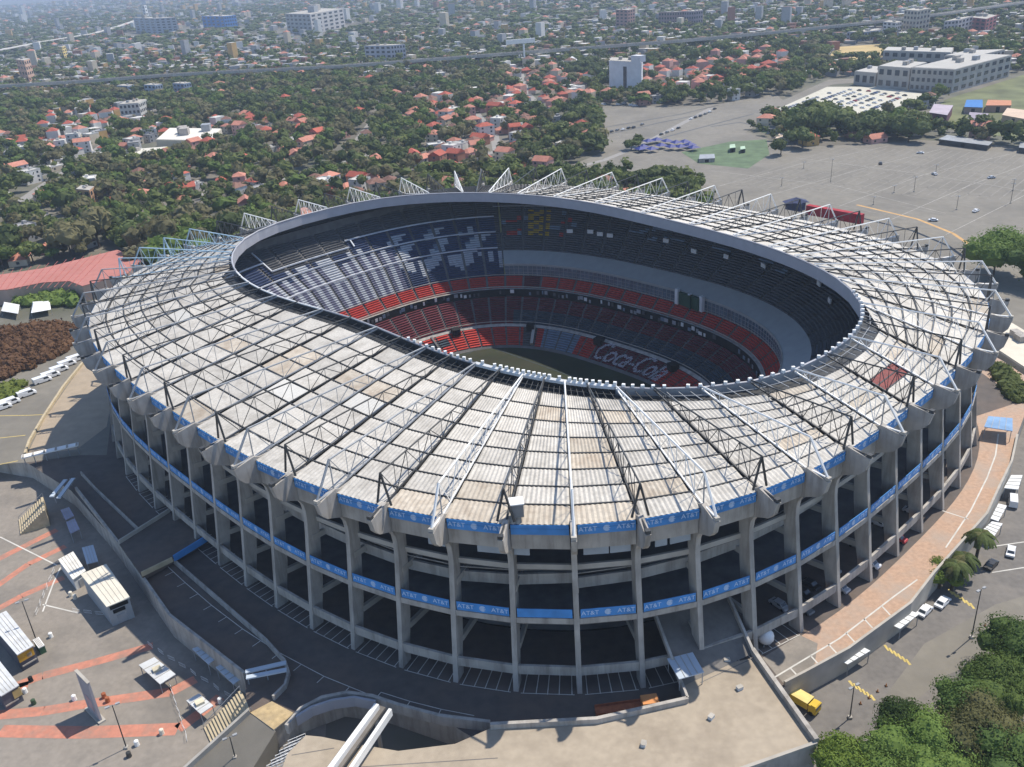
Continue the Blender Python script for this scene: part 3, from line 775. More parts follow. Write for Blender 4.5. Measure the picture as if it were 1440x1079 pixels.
# joints across the deck
for (x0, y0), (x1, y1) in [((410, 1062), (470, 1052)), ((500, 1079), (700, 1066)), ((985, 960), (1060, 925))]:
    b = MB(); p, q = at(x0, y0, dz), at(x1, y1, dz); d = (q - p).normalized(); n = Vector((-d.y, d.x, 0)) * .1
    b.add([(p.x - n.x, p.y - n.y, dz + .012), (q.x - n.x, q.y - n.y, dz + .012), (q.x + n.x, q.y + n.y, dz + .012), (p.x + n.x, p.y + n.y, dz + .012)], [(0, 1, 2, 3)])
    b.build('joint', M_asph, dk)
M_shade = mat('blue_white_canopy', (.46, .52, .58), rough=.5, var=.05)
def canopy(name, label, px, z, posts=True, m=None, th=.18, cat='canopy', group=None, ribs=4):
    c = [at(x, y, z) for x, y in px]; ctr = sum(c, Vector()) / 4
    t = thing(name, label, cat, (ctr.x, ctr.y, GZ if z < 2.9 else 0 if z < dz + 1 else dz), group=group)
    b = MB(); b.prism([(p.x, p.y) for p in c], z - th, z); b.build('roof', m or M_shade, t)
    base_z = t.location.z
    for i, p in enumerate(c):
        q = p.lerp(ctr, .08); b = MB(); b.bar((q.x, q.y, base_z), (q.x, q.y, z - th + .01), .09, 6); b.build('post', M_grey, t)
    b = MB()
    for j in range(1, ribs): p, q = c[0].lerp(c[1], j / ribs), c[3].lerp(c[2], j / ribs); b.bar(p + Vector((0, 0, .05)), q + Vector((0, 0, .05)), .06, 4)
    b.build('roof_rib', M_conl, t)
    return t
canopy('ramp_canopy', 'blue grey square canopy over the ramp at the stadium mouth', [(938, 926), (974, 917), (990, 945), (955, 955)], dz + 3.0)
fb = thing('footbridge', 'white railed footbridge crossing the shaded curve at the bottom', 'footbridge', at(510, 1040, 0))
b = MB(); b.ribbon([at(534, 992, 5.4), at(462, 1090, 5.4)], 2.4, 5.0, 5.4); b.build('deck', M_asph, fb)
for o_ in ((530, 990, 458, 1088), (549, 997, 482, 1096)):
    b = MB(); p, q = at(o_[0], o_[1], 6.4), at(o_[2], o_[3], 6.4); b.ribbon([p, q], .9 if o_[0] == 530 else .6, 5.0, 6.5); b.build('parapet', M_white, fb)
for f in (.1, .5, .9):
    b = MB(); p = at(534, 992, 5.4).lerp(at(462, 1090, 5.4), f); b.bar((p.x, p.y, -5), (p.x, p.y, 5.1), .4, 8); b.build('pier', M_con, fb)
# orange skip/hoarding under the deck edge
o = thing('container', 'rust orange open container parked below the deck parapet', 'container', at(885, 1002, 0))
p, q = at(838, 1006, 0), at(926, 994, 0); rz = atan2(q.y - p.y, q.x - p.x); c = (p + q) / 2
M_rust = mat('rust_paint', (.33, .11, .05), var=.25, scale=1); M_orange = mat('orange_paint', (.62, .27, .10), var=.1)
b = MB(); L = (q - p).length; b.box((c.x, c.y, .5), (L, 2.2, .9), rz); b.build('bed', M_rust, o)
for s_ in (-1.05, 1.05):
    b = MB(); b.box((c.x - sin(rz) * s_, c.y + cos(rz) * s_, 1.2), (L, .12, .6), rz); b.build('side_panel', M_rust, o)
b = MB(); e = p.lerp(q, .86); b.box((e.x, e.y, 1.6), (L * .26, 2.3, 1.3), rz); b.build('cab', M_orange, o)

# ------------------------------------------------------------------ car parks and fields behind the stadium
lot = [(700, 262), (790, 238), (845, 215), (838, 148), (960, 150), (1010, 146), (1090, 132), (1110, 148), (1050, 185), (1105, 205), (1170, 205), (1300, 197), (1440, 207), (1700, 225), (1700, 560), (1440, 560), (1385, 520), (1250, 420), (1000, 330), (985, 262), (850, 250)]
structure(sheet('parking_lot', lot, M_lot, GZ + .03))
M_tarp = mat('green_tarp_ground', (.10, .145, .075), var=.25, scale=.15)
structure(sheet('green_yard', [(958, 214), (1027, 199), (1078, 196), (1082, 217), (1052, 237), (983, 230)], M_tarp, GZ + .06))
structure(sheet('upper_green_yard', [(1062, 184), (1090, 175), (1122, 182), (1100, 192)], M_tarp, GZ + .06))
structure(sheet('pale_car_park', [(1083, 152), (1160, 122), (1235, 122), (1306, 133), (1216, 168), (1130, 160)], mat('pale_gravel', (.52, .49, .40), var=.1), GZ + .06))
structure(sheet('car_park_road', [(1064, 158), (1165, 112), (1240, 108), (1240, 114), (1170, 119), (1078, 160)], M_lot, GZ + .08))
structure(sheet('grass_bank', [(1290, 175), (1330, 140), (1440, 105), (1560, 110), (1560, 200), (1440, 196)], mat('dry_grass', (.13, .14, .06), var=.35, scale=.05), GZ + .05))
structure(sheet('dry_field', [(1163, 85), (1175, 66), (1240, 62), (1245, 78), (1215, 88)], mat('straw_field', (.46, .34, .15), var=.15, scale=.05), GZ + .08))
for pl, w in (([(20, 290), (60, 262), (120, 225), (150, 200)], 9), ([(700, 215), (695, 190), (670, 160)], 7), ([(560, 262), (640, 232), (720, 205)], 6), ([(190, 305), (300, 268), (420, 248), (560, 205)], 6), ([(330, 165), (480, 128), (640, 108), (780, 92)], 8), ([(60, 185), (240, 150), (420, 126)], 7), ([(440, 250), (500, 200), (540, 150)], 6), ([(780, 170), (740, 130), (730, 95)], 7), ([(0, 150), (90, 132), (200, 120)], 8), ([(900, 128), (1000, 100), (1150, 80)], 7), ([(0, 98), (300, 68), (700, 48)], 11), ([(500, 60), (900, 85), (1000, 95)], 9), ([(100, 330), (60, 300), (20, 290)], 6), ([(1000, 152), (900, 205), (850, 225), (800, 238)], 5)):
    strips('city_street', [pl], w, mat('street_grey', (.27, .255, .235), var=.1), GZ + .05)
strips('lot_line', [[(1010, 262), (1120, 232), (1250, 205)], [(1080, 275), (1210, 238), (1330, 208)], [(1180, 290), (1300, 245), (1440, 212)], [(1255, 308), (1360, 262), (1440, 232)], [(1330, 330), (1440, 275)],
                    [(1000, 240), (1180, 262), (1330, 300)], [(1120, 222), (1300, 245), (1440, 268)]], .4, mat('worn_lot_paint', (.36, .34, .30), var=.25), GZ + .07)
strips('lot_kerb', [[(845, 180), (960, 160), (1010, 148)], [(850, 190), (930, 172), (1000, 158)], [(870, 212), (960, 186), (1060, 160)], [(1000, 178), (1040, 172), (1080, 180), (1120, 186)]], 1.4, M_dark, GZ + .08)
strips('orange_kerb', [[(1205, 288), (1290, 308), (1340, 328), (1365, 345)]], 1.6, mat('orange_kerb_paint', (.50, .30, .12)), .03)
structure(sheet('rear_apron', None, M_terr, .014, [(pt(k, 14, 0).x, pt(k, 14, 0).y) for k in np.arange(15, 34, 1)] + [(pt(k, 25, 0).x, pt(k, 25, 0).y) for k in np.arange(33, 14, -1)]))

# ------------------------------------------------------------------ plants
def ico(sub=1):
    t = (1 + 5 ** .5) / 2
    v = [np.array(p, float) / math.sqrt(1 + t * t) for p in [(-1, t, 0), (1, t, 0), (-1, -t, 0), (1, -t, 0), (0, -1, t), (0, 1, t), (0, -1, -t), (0, 1, -t), (t, 0, -1), (t, 0, 1), (-t, 0, -1), (-t, 0, 1)]]
    f = [(0, 11, 5), (0, 5, 1), (0, 1, 7), (0, 7, 10), (0, 10, 11), (1, 5, 9), (5, 11, 4), (11, 10, 2), (10, 7, 6), (7, 1, 8), (3, 9, 4), (3, 4, 2), (3, 2, 6), (3, 6, 8), (3, 8, 9), (4, 9, 5), (2, 4, 11), (6, 2, 10), (8, 6, 7), (9, 8, 1)]
    for _ in range(sub):
        c, nf = {}, []
        def mid(a, b):
            k = (min(a, b), max(a, b))
            if k not in c: m = v[a] + v[b]; v.append(m / np.linalg.norm(m)); c[k] = len(v) - 1
            return c[k]
        for a, b, d in f:
            x, y, z = mid(a, b), mid(b, d), mid(d, a); nf += [(a, x, z), (b, y, x), (d, z, y), (x, y, z)]
        f = nf
    return np.array(v), np.array(f)
ICO = {i: ico(i) for i in (0, 1)}
def leaf_mat(name, c, c2):
    m = bpy.data.materials.new(name); m.use_nodes = True; nt = m.node_tree; N = nt.nodes; L = nt.links; b = N['Principled BSDF']
    b.inputs['Roughness'].default_value = .75; b.inputs['Specular IOR Level'].default_value = .15
    geo = N.new('ShaderNodeNewGeometry'); n1 = N.new('ShaderNodeTexNoise'); n1.inputs['Scale'].default_value = .085; n1.inputs['Detail'].default_value = 5; n1.inputs['Roughness'].default_value = .7
    L.new(geo.outputs['Position'], n1.inputs['Vector'])
    mr = N.new('ShaderNodeMapRange'); mr.inputs[1].default_value = .32; mr.inputs[2].default_value = .68; L.new(n1.outputs['Fac'], mr.inputs[0])
    mx = N.new('ShaderNodeMix'); mx.data_type = 'RGBA'; mx.inputs['A'].default_value = (*c, 1); mx.inputs['B'].default_value = (*c2, 1); L.new(mr.outputs[0], mx.inputs['Factor'])
    oi = N.new('ShaderNodeObjectInfo'); r3 = N.new('ShaderNodeMapRange'); r3.inputs[3].default_value = .85; r3.inputs[4].default_value = 1.6; L.new(oi.outputs['Random'], r3.inputs[0])
    hs = N.new('ShaderNodeHueSaturation'); L.new(r3.outputs[0], hs.inputs['Value']); L.new(mx.outputs['Result'], hs.inputs['Color'])
    L.new(hs.outputs['Color'], b.inputs['Base Color'])
    tl = N.new('ShaderNodeBsdfTranslucent'); ms = N.new('ShaderNodeMixShader'); ms.inputs['Fac'].default_value = .34; L.new(hs.outputs['Color'], tl.inputs['Color'])
    L.new(b.outputs['BSDF'], ms.inputs[1]); L.new(tl.outputs['BSDF'], ms.inputs[2]); L.new(ms.outputs['Shader'], N['Material Output'].inputs['Surface']); return m
LEAF = [leaf_mat('leaf_dark', (.058, .080, .026), (.11, .135, .045)), leaf_mat('leaf_mid', (.085, .11, .03), (.15, .175, .055)),
        leaf_mat('leaf_olive', (.125, .115, .055), (.185, .17, .085)), leaf_mat('leaf_bright', (.075, .12, .024), (.14, .19, .05))]
LEAF_NAMES = ['dark green', 'mid green', 'dusty olive', 'bright green']
M_bark = mat('bark', (.09, .065, .045), var=.3, scale=2)
M_dryleaf = leaf_mat('leaf_dry', (.14, .075, .04), (.22, .12, .06))
def crown_arrays(rng, rad, hgt, blobs, leaves, lsize, sub=1, core=.86):
    """lumpy crown about the origin: several leaf-covered lobes with gaps between them"""
    V, Fc = [], []; n0 = 0
    cen = []
    for i in range(blobs):
        a = rng.uniform(0, 2 * pi); rr = rad * math.sqrt(rng.uniform(0, .62)) if i else 0
        cz = hgt * (rng.uniform(-.25, .3) - .22 * (rr / rad) ** 2 + (.12 if i == 0 else 0)); br = rad * rng.uniform(.36, .58)
        cen.append((rr * cos(a), rr * sin(a), cz, br))
    iv, fi = ICO[sub]
    for x, y, z, br in cen:
        s = 1 + rng.normal(0, .12, len(iv)); v = iv * (br * core * s)[:, None] * np.array([1, 1, .72 * hgt / rad if hgt < rad * 1.6 else 1.0]) + np.array([x, y, z])
        V.append(v); Fc += [tuple(t) for t in (fi + n0)]; n0 += len(v)
    for _ in range(leaves):
        x, y, z, br = cen[rng.integers(len(cen))]
        d = rng.normal(0, 1, 3); d /= np.linalg.norm(d); d[2] = abs(d[2]) if rng.random() < .75 else d[2]
        c = np.array([x, y, z]) + d * br * rng.uniform(.85, 1.16) * np.array([1, 1, .8])
        u = rng.normal(0, 1, 3); u -= d * (u @ d) * .7; u /= np.linalg.norm(u); w = np.cross(d, u) + rng.normal(0, .35, 3); w /= np.linalg.norm(w)
        l = lsize * rng.uniform(.6, 1.3)
        V.append(np.array([c - u * l * .5, c + w * l * .45, c + u * l * .5, c - w * l * .35])); Fc.append((n0, n0 + 1, n0 + 2, n0 + 3)); n0 += 4
    return np.concatenate(V), Fc
def arr_mesh(name, V, Fc, m):
    me = bpy.data.meshes.new(name); me.from_pydata(V.tolist(), [], Fc); me.materials.append(m); me.update(); return me
def trunk_mesh(h, r, limbs, rng, rad):
    b = MB(); b.bar((0, 0, -.3), (0, 0, h), r, 7, r2=r * .6)
    for i in range(limbs):
        a = rng.uniform(0, 2 * pi); b.bar((0, 0, h * .75), (cos(a) * rad * .5, sin(a) * rad * .5, h * 1.35), r * .5, 5, r2=r * .2)
    return b.mesh('trunk', M_bark)
PROTO = {}
for q in range(4):
    for v_ in range(3):
        rng = np.random.default_rng(100 + q * 10 + v_); rad = [5.2, 4.6, 5.8, 4.2][q] * rng.uniform(.9, 1.15); hgt = rad * rng.uniform(.95, 1.25); th = 3.2
        V, Fc = crown_arrays(rng, rad, hgt, 7, 240, 1.35)
        PROTO[(q, v_)] = (arr_mesh('crown', V, Fc, LEAF[q]), trunk_mesh(th + .5, .32, 4, rng, rad), th + hgt * .45)
def tree(x, y, z, q, v_, sc, label, group=None, name='broadleaf_tree'):
    cr, tk, ch = PROTO[(q, v_)]
    t = thing(name, label, 'tree', (x, y, z), RNG.uniform(0, 6.28), group); t.scale = (sc, sc, sc * RNG.uniform(.9, 1.1))
    link('crown', cr, t, (0, 0, ch)); link('trunk', tk, t); return t

# ------------------------------------------------------------------ houses
WALLC = {'white': (.62, .60, .56), 'cream': (.56, .48, .36), 'grey': (.36, .36, .36), 'ochre': (.52, .33, .12), 'pink': (.52, .30, .26), 'blue': (.25, .36, .52), 'brick': (.30, .14, .09)}
ROOFC = {'red': (.40, .10, .065), 'salmon': (.47, .20, .14), 'brown': (.21, .11, .08), 'pale': (.58, .56, .52), 'grey': (.30, .295, .29), 'orange': (.50, .22, .10)}
MW = {k: mat('wall_' + k, v, var=.08, scale=.4, stain=tuple(c * .7 for c in v), stain_scale=.15, stain_amt=.4, rnd=.12) for k, v in WALLC.items()}
MR_ = {k: mat('roof_' + k, v, var=.15, scale=.6, stain=tuple(c * .65 for c in v), stain_scale=.12, stain_amt=.5, rnd=.15) for k, v in ROOFC.items()}
M_win = mat('window_pane', (.035, .045, .055), rough=.2, spec=.6)
HM = {}
def house_meshes(w, d, h, kind):
    k = (w, d, h, kind)
    if k in HM: return HM[k]
    b = MB(); b.box((0, 0, h / 2 - .2), (w, d, h + .4)); wv = (b.v, b.f)
    r = MB(); o = .35
    if kind == 'hip':
        rh = min(w, d) * .28; e = max(w - d, 0) / 2; e2 = max(d - w, 0) / 2
        r.add([(-w / 2 - o, -d / 2 - o, h), (w / 2 + o, -d / 2 - o, h), (w / 2 + o, d / 2 + o, h), (-w / 2 - o, d / 2 + o, h), (-e - .2, -e2, h + rh), (e + .2, e2, h + rh)],
              [(0, 1, 5, 4), (1, 2, 5), (2, 3, 4, 5), (3, 0, 4), (3, 2, 1, 0)])
    elif kind == 'gable':
        rh = d * .3
        r.add([(-w / 2 - o, -d / 2 - o, h), (w / 2 + o, -d / 2 - o, h), (w / 2 + o, d / 2 + o, h), (-w / 2 - o, d / 2 + o, h), (-w / 2 - o, 0, h + rh), (w / 2 + o, 0, h + rh)],
              [(0, 1, 5, 4), (2, 3, 4, 5), (1, 2, 5), (3, 0, 4), (3, 2, 1, 0)])
    else:
        r.box((0, 0, h + .12), (w - .3, d - .3, .2))
        for sx in (-1, 1): r.box((sx * (w / 2 - .05), 0, h + .35), (.22, d + .12, .8))
        for sy in (-1, 1): r.box((0, sy * (d / 2 - .05), h + .35), (w - .35, .22, .8))
        r.box((w * .22, d * .18, h + 1.0), (2.2, 2.0, 1.7))
    wn_ = MB(); wn_.box((0, 0, 0), (1.5, .14, 1.4))
    HM[k] = (wv, (r.v, r.f), wn_); return HM[k]
HMM = {}
def house(x, y, rz, w, d, h, kind, wc, rc, label, group, z=None, tag_='house'):
    wv, rv, _ = house_meshes(w, d, h, kind)
    def mesh(nm, vf, m):
        key = (nm, w, d, h, kind, m.name)
        if key not in HMM:
            me = bpy.data.meshes.new(nm); me.from_pydata(vf[0], [], vf[1]); me.materials.append(m); HMM[key] = me
        return HMM[key]
    t = thing('house', label, tag_, (x, y, GZ if z is None else z), rz, group)
    link('wall', mesh('wall', wv, MW[wc]), t); link('roof', mesh('roof', rv, MR_[rc]), t)
    if 'win' not in HMM:
        q = MB(); q.box((0, 0, 0), (1.5, .16, 1.4)); HMM['win'] = q.mesh('window', M_win)
    for f in range(int(h // 3)):
        zc = 1.7 + f * 3
        for sx in (-.28, .28): link('window', HMM['win'], t, (sx * w, -d / 2, zc))
        link('window', HMM['win'], t, (-w / 2, 0, zc), pi / 2)
    return t

# ------------------------------------------------------------------ city: scatter of houses and trees
def inpoly(x, y, P):
    c = False; j = len(P) - 1
    for i in range(len(P)):
        if (P[i][1] > y) != (P[j][1] > y) and x < (P[j][0] - P[i][0]) * (y - P[i][1]) / (P[j][1] - P[i][1]) + P[i][0]: c = not c
        j = i
    return c
LOTP = [(p[0], p[1]) for p in (at(x, y, GZ) for x, y in lot)]
GRASSP = [tuple(at(x, y, GZ))[:2] for x, y in [(1280, 172), (1330, 138), (1440, 103), (1560, 110), (1560, 200), (1440, 200)]]
FIELDP = [tuple(at(x, y, GZ))[:2] for x, y in [(1160, 86), (1175, 65), (1240, 61), (1246, 79), (1215, 89)]]
PALEP = [tuple(at(x, y, GZ))[:2] for x, y in [(1060, 160), (1165, 108), (1240, 106), (1330, 132), (1240, 176), (1130, 166)]]
HALLP = [tuple(at(x, y, GZ))[:2] for x, y in [(-90, 425), (-90, 400), (60, 376), (165, 350), (215, 366), (185, 400), (116, 420), (0, 432)]]
EXCL = []        # (x, y, r) footprints of the larger buildings
ROADS = []
def road_near(x, y):
    for pts, w in ROADS:
        for p, q in zip(pts, pts[1:]):
            dx, dy = q[0] - p[0], q[1] - p[1]; L2 = dx * dx + dy * dy; t = max(0, min(1, ((x - p[0]) * dx + (y - p[1]) * dy) / L2))
            if hypot(x - p[0] - t * dx, y - p[1] - t * dy) < w: return True
    return False
for pl, w in (([(20, 290), (60, 262), (120, 225), (150, 200)], 8), ([(700, 215), (695, 190), (670, 160)], 7), ([(560, 262), (640, 232), (720, 205)], 6), ([(190, 305), (300, 268), (420, 248), (560, 205)], 6), ([(330, 165), (480, 128), (640, 108), (780, 92)], 8), ([(60, 185), (240, 150), (420, 126)], 7), ([(440, 250), (500, 200), (540, 150)], 6), ([(780, 170), (740, 130), (730, 95)], 7), ([(0, 150), (90, 132), (200, 120)], 8), ([(900, 128), (1000, 100), (1150, 80)], 7), ([(0, 98), (300, 68), (700, 48)], 11), ([(500, 60), (900, 85), (1000, 95)], 9), ([(100, 330), (60, 300), (20, 290)], 6)):
    ROADS.append(([tuple(at(x, y, GZ)) for x, y in pl], w))
BLOBS = [(60, 245, 70, 22, .4, 'a', 'at the left edge of the wood'), (170, 165, 45, 18, .55, 'b', 'left of the orange ended flats'), (110, 190, 52, 45, .8, 'a', 'by the streets at left'), (240, 207, 95, 18, .6, 'b', 'round the long cream hall'), (345, 185, 55, 20, .6, 'b', 'in the clearing above the wood'),
         (420, 203, 32, 24, .7, 'r', 'in the clearing above the wood'), (612, 172, 40, 30, .75, 'r', 'among trees behind the rim'), (700, 178, 48, 42, .8, 'r', 'among trees behind the rim'),
         (655, 228, 75, 22, .85, 'r', 'close behind the back rim'), (770, 122, 62, 36, .75, 'r', 'left of the tall white block'), (962, 115, 62, 22, .85, 'r', 'right of the tall white block'), (1052, 95, 62, 20, .7, 'r', 'left of the straw field'),
         (310, 268, 110, 9, .6, 'r', 'at the wood edge by the rim'), (520, 272, 70, 13, .85, 'r', 'close behind the back rim'), (60, 112, 90, 24, .55, 'w', 'below the highway at left'),
         (200, 84, 150, 20, .6, 'w', 'beyond the elevated highway'), (340, 86, 95, 18, .65, 'w', 'beyond the elevated highway'), (1330, 45, 120, 26, .6, 'w', 'behind the grey warehouses'), (1375, 165, 75, 18, .75, 'b', 'right of the car park trees'),
         (20, 207, 22, 13, .8, 'r', 'at the left edge among trees'), (8, 336, 14, 8, .95, 'r', 'at the left edge among trees'), (130, 242, 18, 8, .8, 'r', 'in the clearing above the wood')]
PAL = {'a': [('white', 'pale', 'flat'), ('grey', 'grey', 'flat'), ('cream', 'pale', 'flat'), ('white', 'red', 'hip'), ('ochre', 'grey', 'flat'), ('white', 'salmon', 'gable')],
       'b': [('cream', 'salmon', 'hip'), ('white', 'pale', 'flat'), ('pink', 'salmon', 'gable'), ('ochre', 'red', 'hip'), ('white', 'brown', 'hip'), ('grey', 'grey', 'flat')],
       'r': [('white', 'red', 'hip'), ('cream', 'salmon', 'gable'), ('pink', 'salmon', 'hip'), ('white', 'salmon', 'hip'), ('brick', 'red', 'gable'), ('cream', 'brown', 'hip'), ('white', 'pale', 'flat')],
       'w': [('white', 'pale', 'flat'), ('grey', 'grey', 'flat'), ('cream', 'pale', 'flat'), ('ochre', 'pale', 'flat'), ('white', 'grey', 'flat'), ('brick', 'brown', 'flat'), ('grey', 'pale', 'flat'), ('cream', 'salmon', 'hip'), ('grey', 'brown', 'flat')]}
ROOFW = {'hip': 'hipped', 'gable': 'gabled', 'flat': 'flat'}
def house_p(px, py):
    for bx, by, rx, ry, p, pal, z in BLOBS:
        if ((px - bx) / rx) ** 2 + ((py - by) / ry) ** 2 < 1: return p, pal, z
    if py > 112: return .07, 'b', 'scattered among the trees'
    if py > 60: return .34, 'w', 'in the town by the highway'
    return .42, 'w', 'in the distant town'
def tree_q(px, py):
    r = RNG.random()
    if px < 720 and py > 100: return 0 if r < .26 else 2 if r < .58 else 1 if r < .84 else 3
    return 0 if r < .45 else 1 if r < .8 else 2 if r < .92 else 3
OUTER = [pt(k, 27, 0) for k in np.arange(0, NC, .5)]; OUTP = [(p.x, p.y) for p in OUTER]

# larger buildings first, so that the scatter keeps clear of them
def big_block(name, label, cat, p0, p1, p2, ytop, wc, rc, floors=3, bays=4, group=None, z=None, parapet=True, pane=M_win):
    """block whose near corner stands at pixel p0 and whose two visible walls run to p1 and p2"""
    z = GZ if z is None else z
    a, b_, c = at(*p0, z), at(*p1, z), at(*p2, z); h = height_to(a, ytop) - z; h = max(h, 2.5); d = b_ + c - a; ctr = (b_ + c) / 2
    t = thing(name, label, cat, (ctr.x, ctr.y, z), group=group)
    b = MB(); b.prism([(q.x, q.y) for q in (a, b_, d, c)], z - .3, z + h); b.build('wall', wc, t)
    q4 = [q.lerp(ctr, .03) for q in (a, b_, d, c)]
    r = MB(); r.prism([(q.x, q.y) for q in q4], z + h + .004, z + h + .35); ro = r.build('roof', rc, t)
    rr = random.Random(label)
    for j in range(3):
        u, v = rr.uniform(.2, .8), rr.uniform(.2, .8); P = a + (b_ - a) * u + (c - a) * v; s_ = min((b_ - a).length, (c - a).length) * .12
        k_ = MB(); k_.box((P.x, P.y, z + h + .35 + s_ * .4), (s_ * 1.4, s_, s_ * .8), atan2((b_ - a).y, (b_ - a).x)); k_.build('roof_unit', M_con if j else M_grey, ro)
    for (P, Q) in ((a, b_), (c, a)):
        n = Vector(((Q - P).y, -(Q - P).x, 0)).normalized(); L = (Q - P).length; rz = atan2((Q - P).y, (Q - P).x); fh = h / max(floors, 1)
        if floors and bays:
            q_ = MB(); q_.box((0, 0, 0), (L / bays * .55, .25, fh * .5)); me = q_.mesh('window', pane)
            for f in range(floors):
                for j in range(bays):
                    S_ = P.lerp(Q, (j + .5) / bays) + n * .04
                    link('window', me, t, (S_.x - ctr.x, S_.y - ctr.y, fh * (f + .5)), rz)
    EXCL.append((ctr.x, ctr.y, max((b_ - a).length, (c - a).length) * .75)); return t
MWl = lambda n, c: mat('bw_' + n, c, var=.07, scale=.2, stain=tuple(x * .75 for x in c), stain_scale=.08, stain_amt=.5)
big_block('office_block', 'tall plain white block with a dark slit standing above the far car park', 'building', (902, 132), (904, 126), (857, 128), 88, MWl('tw', (.62, .62, .64)), M_conl, 0, 0)
p_, q_ = at(902, 132, GZ), at(857, 128, GZ); b = MB(); m_ = p_.lerp(q_, .5); d_ = (q_ - p_).normalized(); n_ = Vector((-d_.y, d_.x, 0)); n_ = n_ if n_.y < 0 else -n_
hh = height_to(p_, 88) - GZ; b.box((m_.x + n_.x * .1, m_.y + n_.y * .1, GZ + hh * .48), (4.2, .6, hh * .72), atan2(d_.y, d_.x)); o_ = [o for o in S.objects if o.get('label', '').startswith('tall plain white')][0]; b.build('dark_slit', M_win, o_)
b = MB(); e_ = p_.lerp(q_, .18); b.box((e_.x - n_.x * 4, e_.y - n_.y * 4, GZ + hh + 3), (12, 8, 6), atan2(d_.y, d_.x)); b.build('lift_tower', MWl('tw', (.6, .6, .6)), o_)
gw = MWl('gw', (.37, .35, .32)); gwr = mat('warehouse_roof', (.44, .42, .38), var=.06, stain=(.34, .32, .28), stain_scale=.03)
WH = [('nearest corner block of the grey warehouse group', (1338, 131), (1418, 108), (1278, 127), 98, 3, 8), ('second grey warehouse block with a maroon edge left of the corner block', (1276, 127), (1300, 118), (1232, 123), 96, 2, 4), ('low leftmost grey warehouse block beside the pale car park', (1230, 122), (1255, 114), (1200, 119), 103, 1, 3),
      ('long rear grey warehouse block behind the others', (1335, 96), (1338, 90), (1240, 92), 74, 2, 8), ('right rear grey warehouse block with pale roof edge', (1378, 98), (1410, 90), (1325, 99), 77, 2, 6)]
for lb, p0, p1, p2, yt, fl_, by_ in WH: big_block('warehouse', lb, 'warehouse', p0, p1, p2, yt, gw, gwr, fl_, by_, group='grey warehouse blocks beyond the pale car park')
BT = [('slate grey tower block far behind the elevated highway at upper left', (222, 48), (252, 47), (192, 46), 26, (.34, .37, .42), 6, 4), ('blue panelled office slab with white frames far away at upper left', (318, 42), (335, 40), (287, 41), 23, (.06, .20, .50), 4, 5),
      ('wide grey apartment slab with pale roofs at upper centre left', (440, 48), (486, 38), (405, 46), 20, (.42, .40, .39), 5, 6), ('pale grey stepped flats just behind the highway left of centre', (552, 88), (572, 86), (515, 88), 64, (.42, .42, .46), 4, 5),
      ('brick tower with white window strips and curved white top', (883, 42), (893, 40), (866, 41), 14, (.36, .21, .18), 6, 3), ('low brown office block right of the brick tower', (945, 40), (962, 39), (926, 40), 17, (.27, .19, .18), 4, 5), ('dark mauve slab standing right of the low brown office', (975, 40), (988, 38), (962, 40), 16, (.25, .21, .24), 4, 4),
      ('beige block of flats behind the warehouses', (1286, 50), (1305, 46), (1268, 48), 15, (.42, .38, .31), 5, 4), ('white block of flats with red side wall behind the warehouses', (1258, 52), (1266, 50), (1240, 50), 32, (.56, .54, .52), 4, 3), ('pale grey flats between the beige and maroon blocks', (1345, 52), (1365, 46), (1325, 54), 28, (.46, .42, .42), 4, 4), ('maroon and white block at the far right beyond the warehouses', (1384, 48), (1399, 42), (1362, 45), 27, (.36, .12, .12), 4, 3), ('grey panelled low hall before the straw field', (1215, 58), (1240, 55), (1190, 58), 45, (.36, .38, .42), 2, 6),
      ('yellow and cream apartment house near the left highway', (92, 86), (97, 84), (86, 85), 66, (.62, .47, .16), 5, 2), ('salmon pink apartment stack beyond the left highway', (42, 115), (50, 112), (30, 113), 85, (.52, .33, .24), 4, 3), ('white slender apartment tower at the upper left', (207, 27), (210, 26), (203, 27), 8, (.6, .6, .6), 4, 1), ('leftmost small blue grey flats just below the highway at left', (183, 137), (192, 135), (168, 136), 121, (.26, .33, .43), 3, 3), ('middle small blue grey flats just below the highway at left', (222, 138), (232, 136), (206, 137), 120, (.3, .36, .45), 3, 3), ('rightmost small blue grey flats just below the highway at left', (262, 135), (272, 133), (246, 134), 118, (.24, .31, .42), 3, 3)]
for lb, p0, p1, p2, yt, c_, fl_, by_ in BT: big_block('apartment_block', lb, 'building', p0, p1, p2, yt, MWl(lb[:12], c_), M_conl, fl_, by_)
big_block('exhibition_hall', 'long cream hall with pale flat roof left behind the stadium', 'hall', (300, 212), (314, 194), (222, 210), 198, MWl('ch', (.56, .51, .40)), mat('hall_roof', (.66, .62, .54), var=.05), 0, 0)
big_block('market_hall', 'long low yellow fronted shed with pale roof left of the cream hall', 'hall', (206, 226), (238, 214), (155, 230), 218, MWl('yh', (.52, .40, .08)), mat('shed_roof', (.60, .57, .48), var=.05), 0, 0)
big_block('apartment_block', 'grey and white tall flats with an orange end above the wood at left', 'building', (200, 168), (211, 162), (172, 170), 145, MWl('wf', (.5, .49, .45)), M_conl, 3, 5)
big_block('apartment_block', 'ochre and grey small flats standing alone in the wood at left', 'building', (133, 296), (140, 290), (114, 294), 268, MWl('of', (.46, .27, .15)), M_conl, 3, 2)
big_block('hall', 'white roofed building with a dark glass front beyond the right rim', 'hall', (1352, 470), (1560, 610), (1392, 446), 462, MWl('rb', (.42, .39, .34)), mat('cream_roof', (.64, .58, .47), var=.06, stain=(.5, .45, .36), stain_scale=.08), 0, 0)

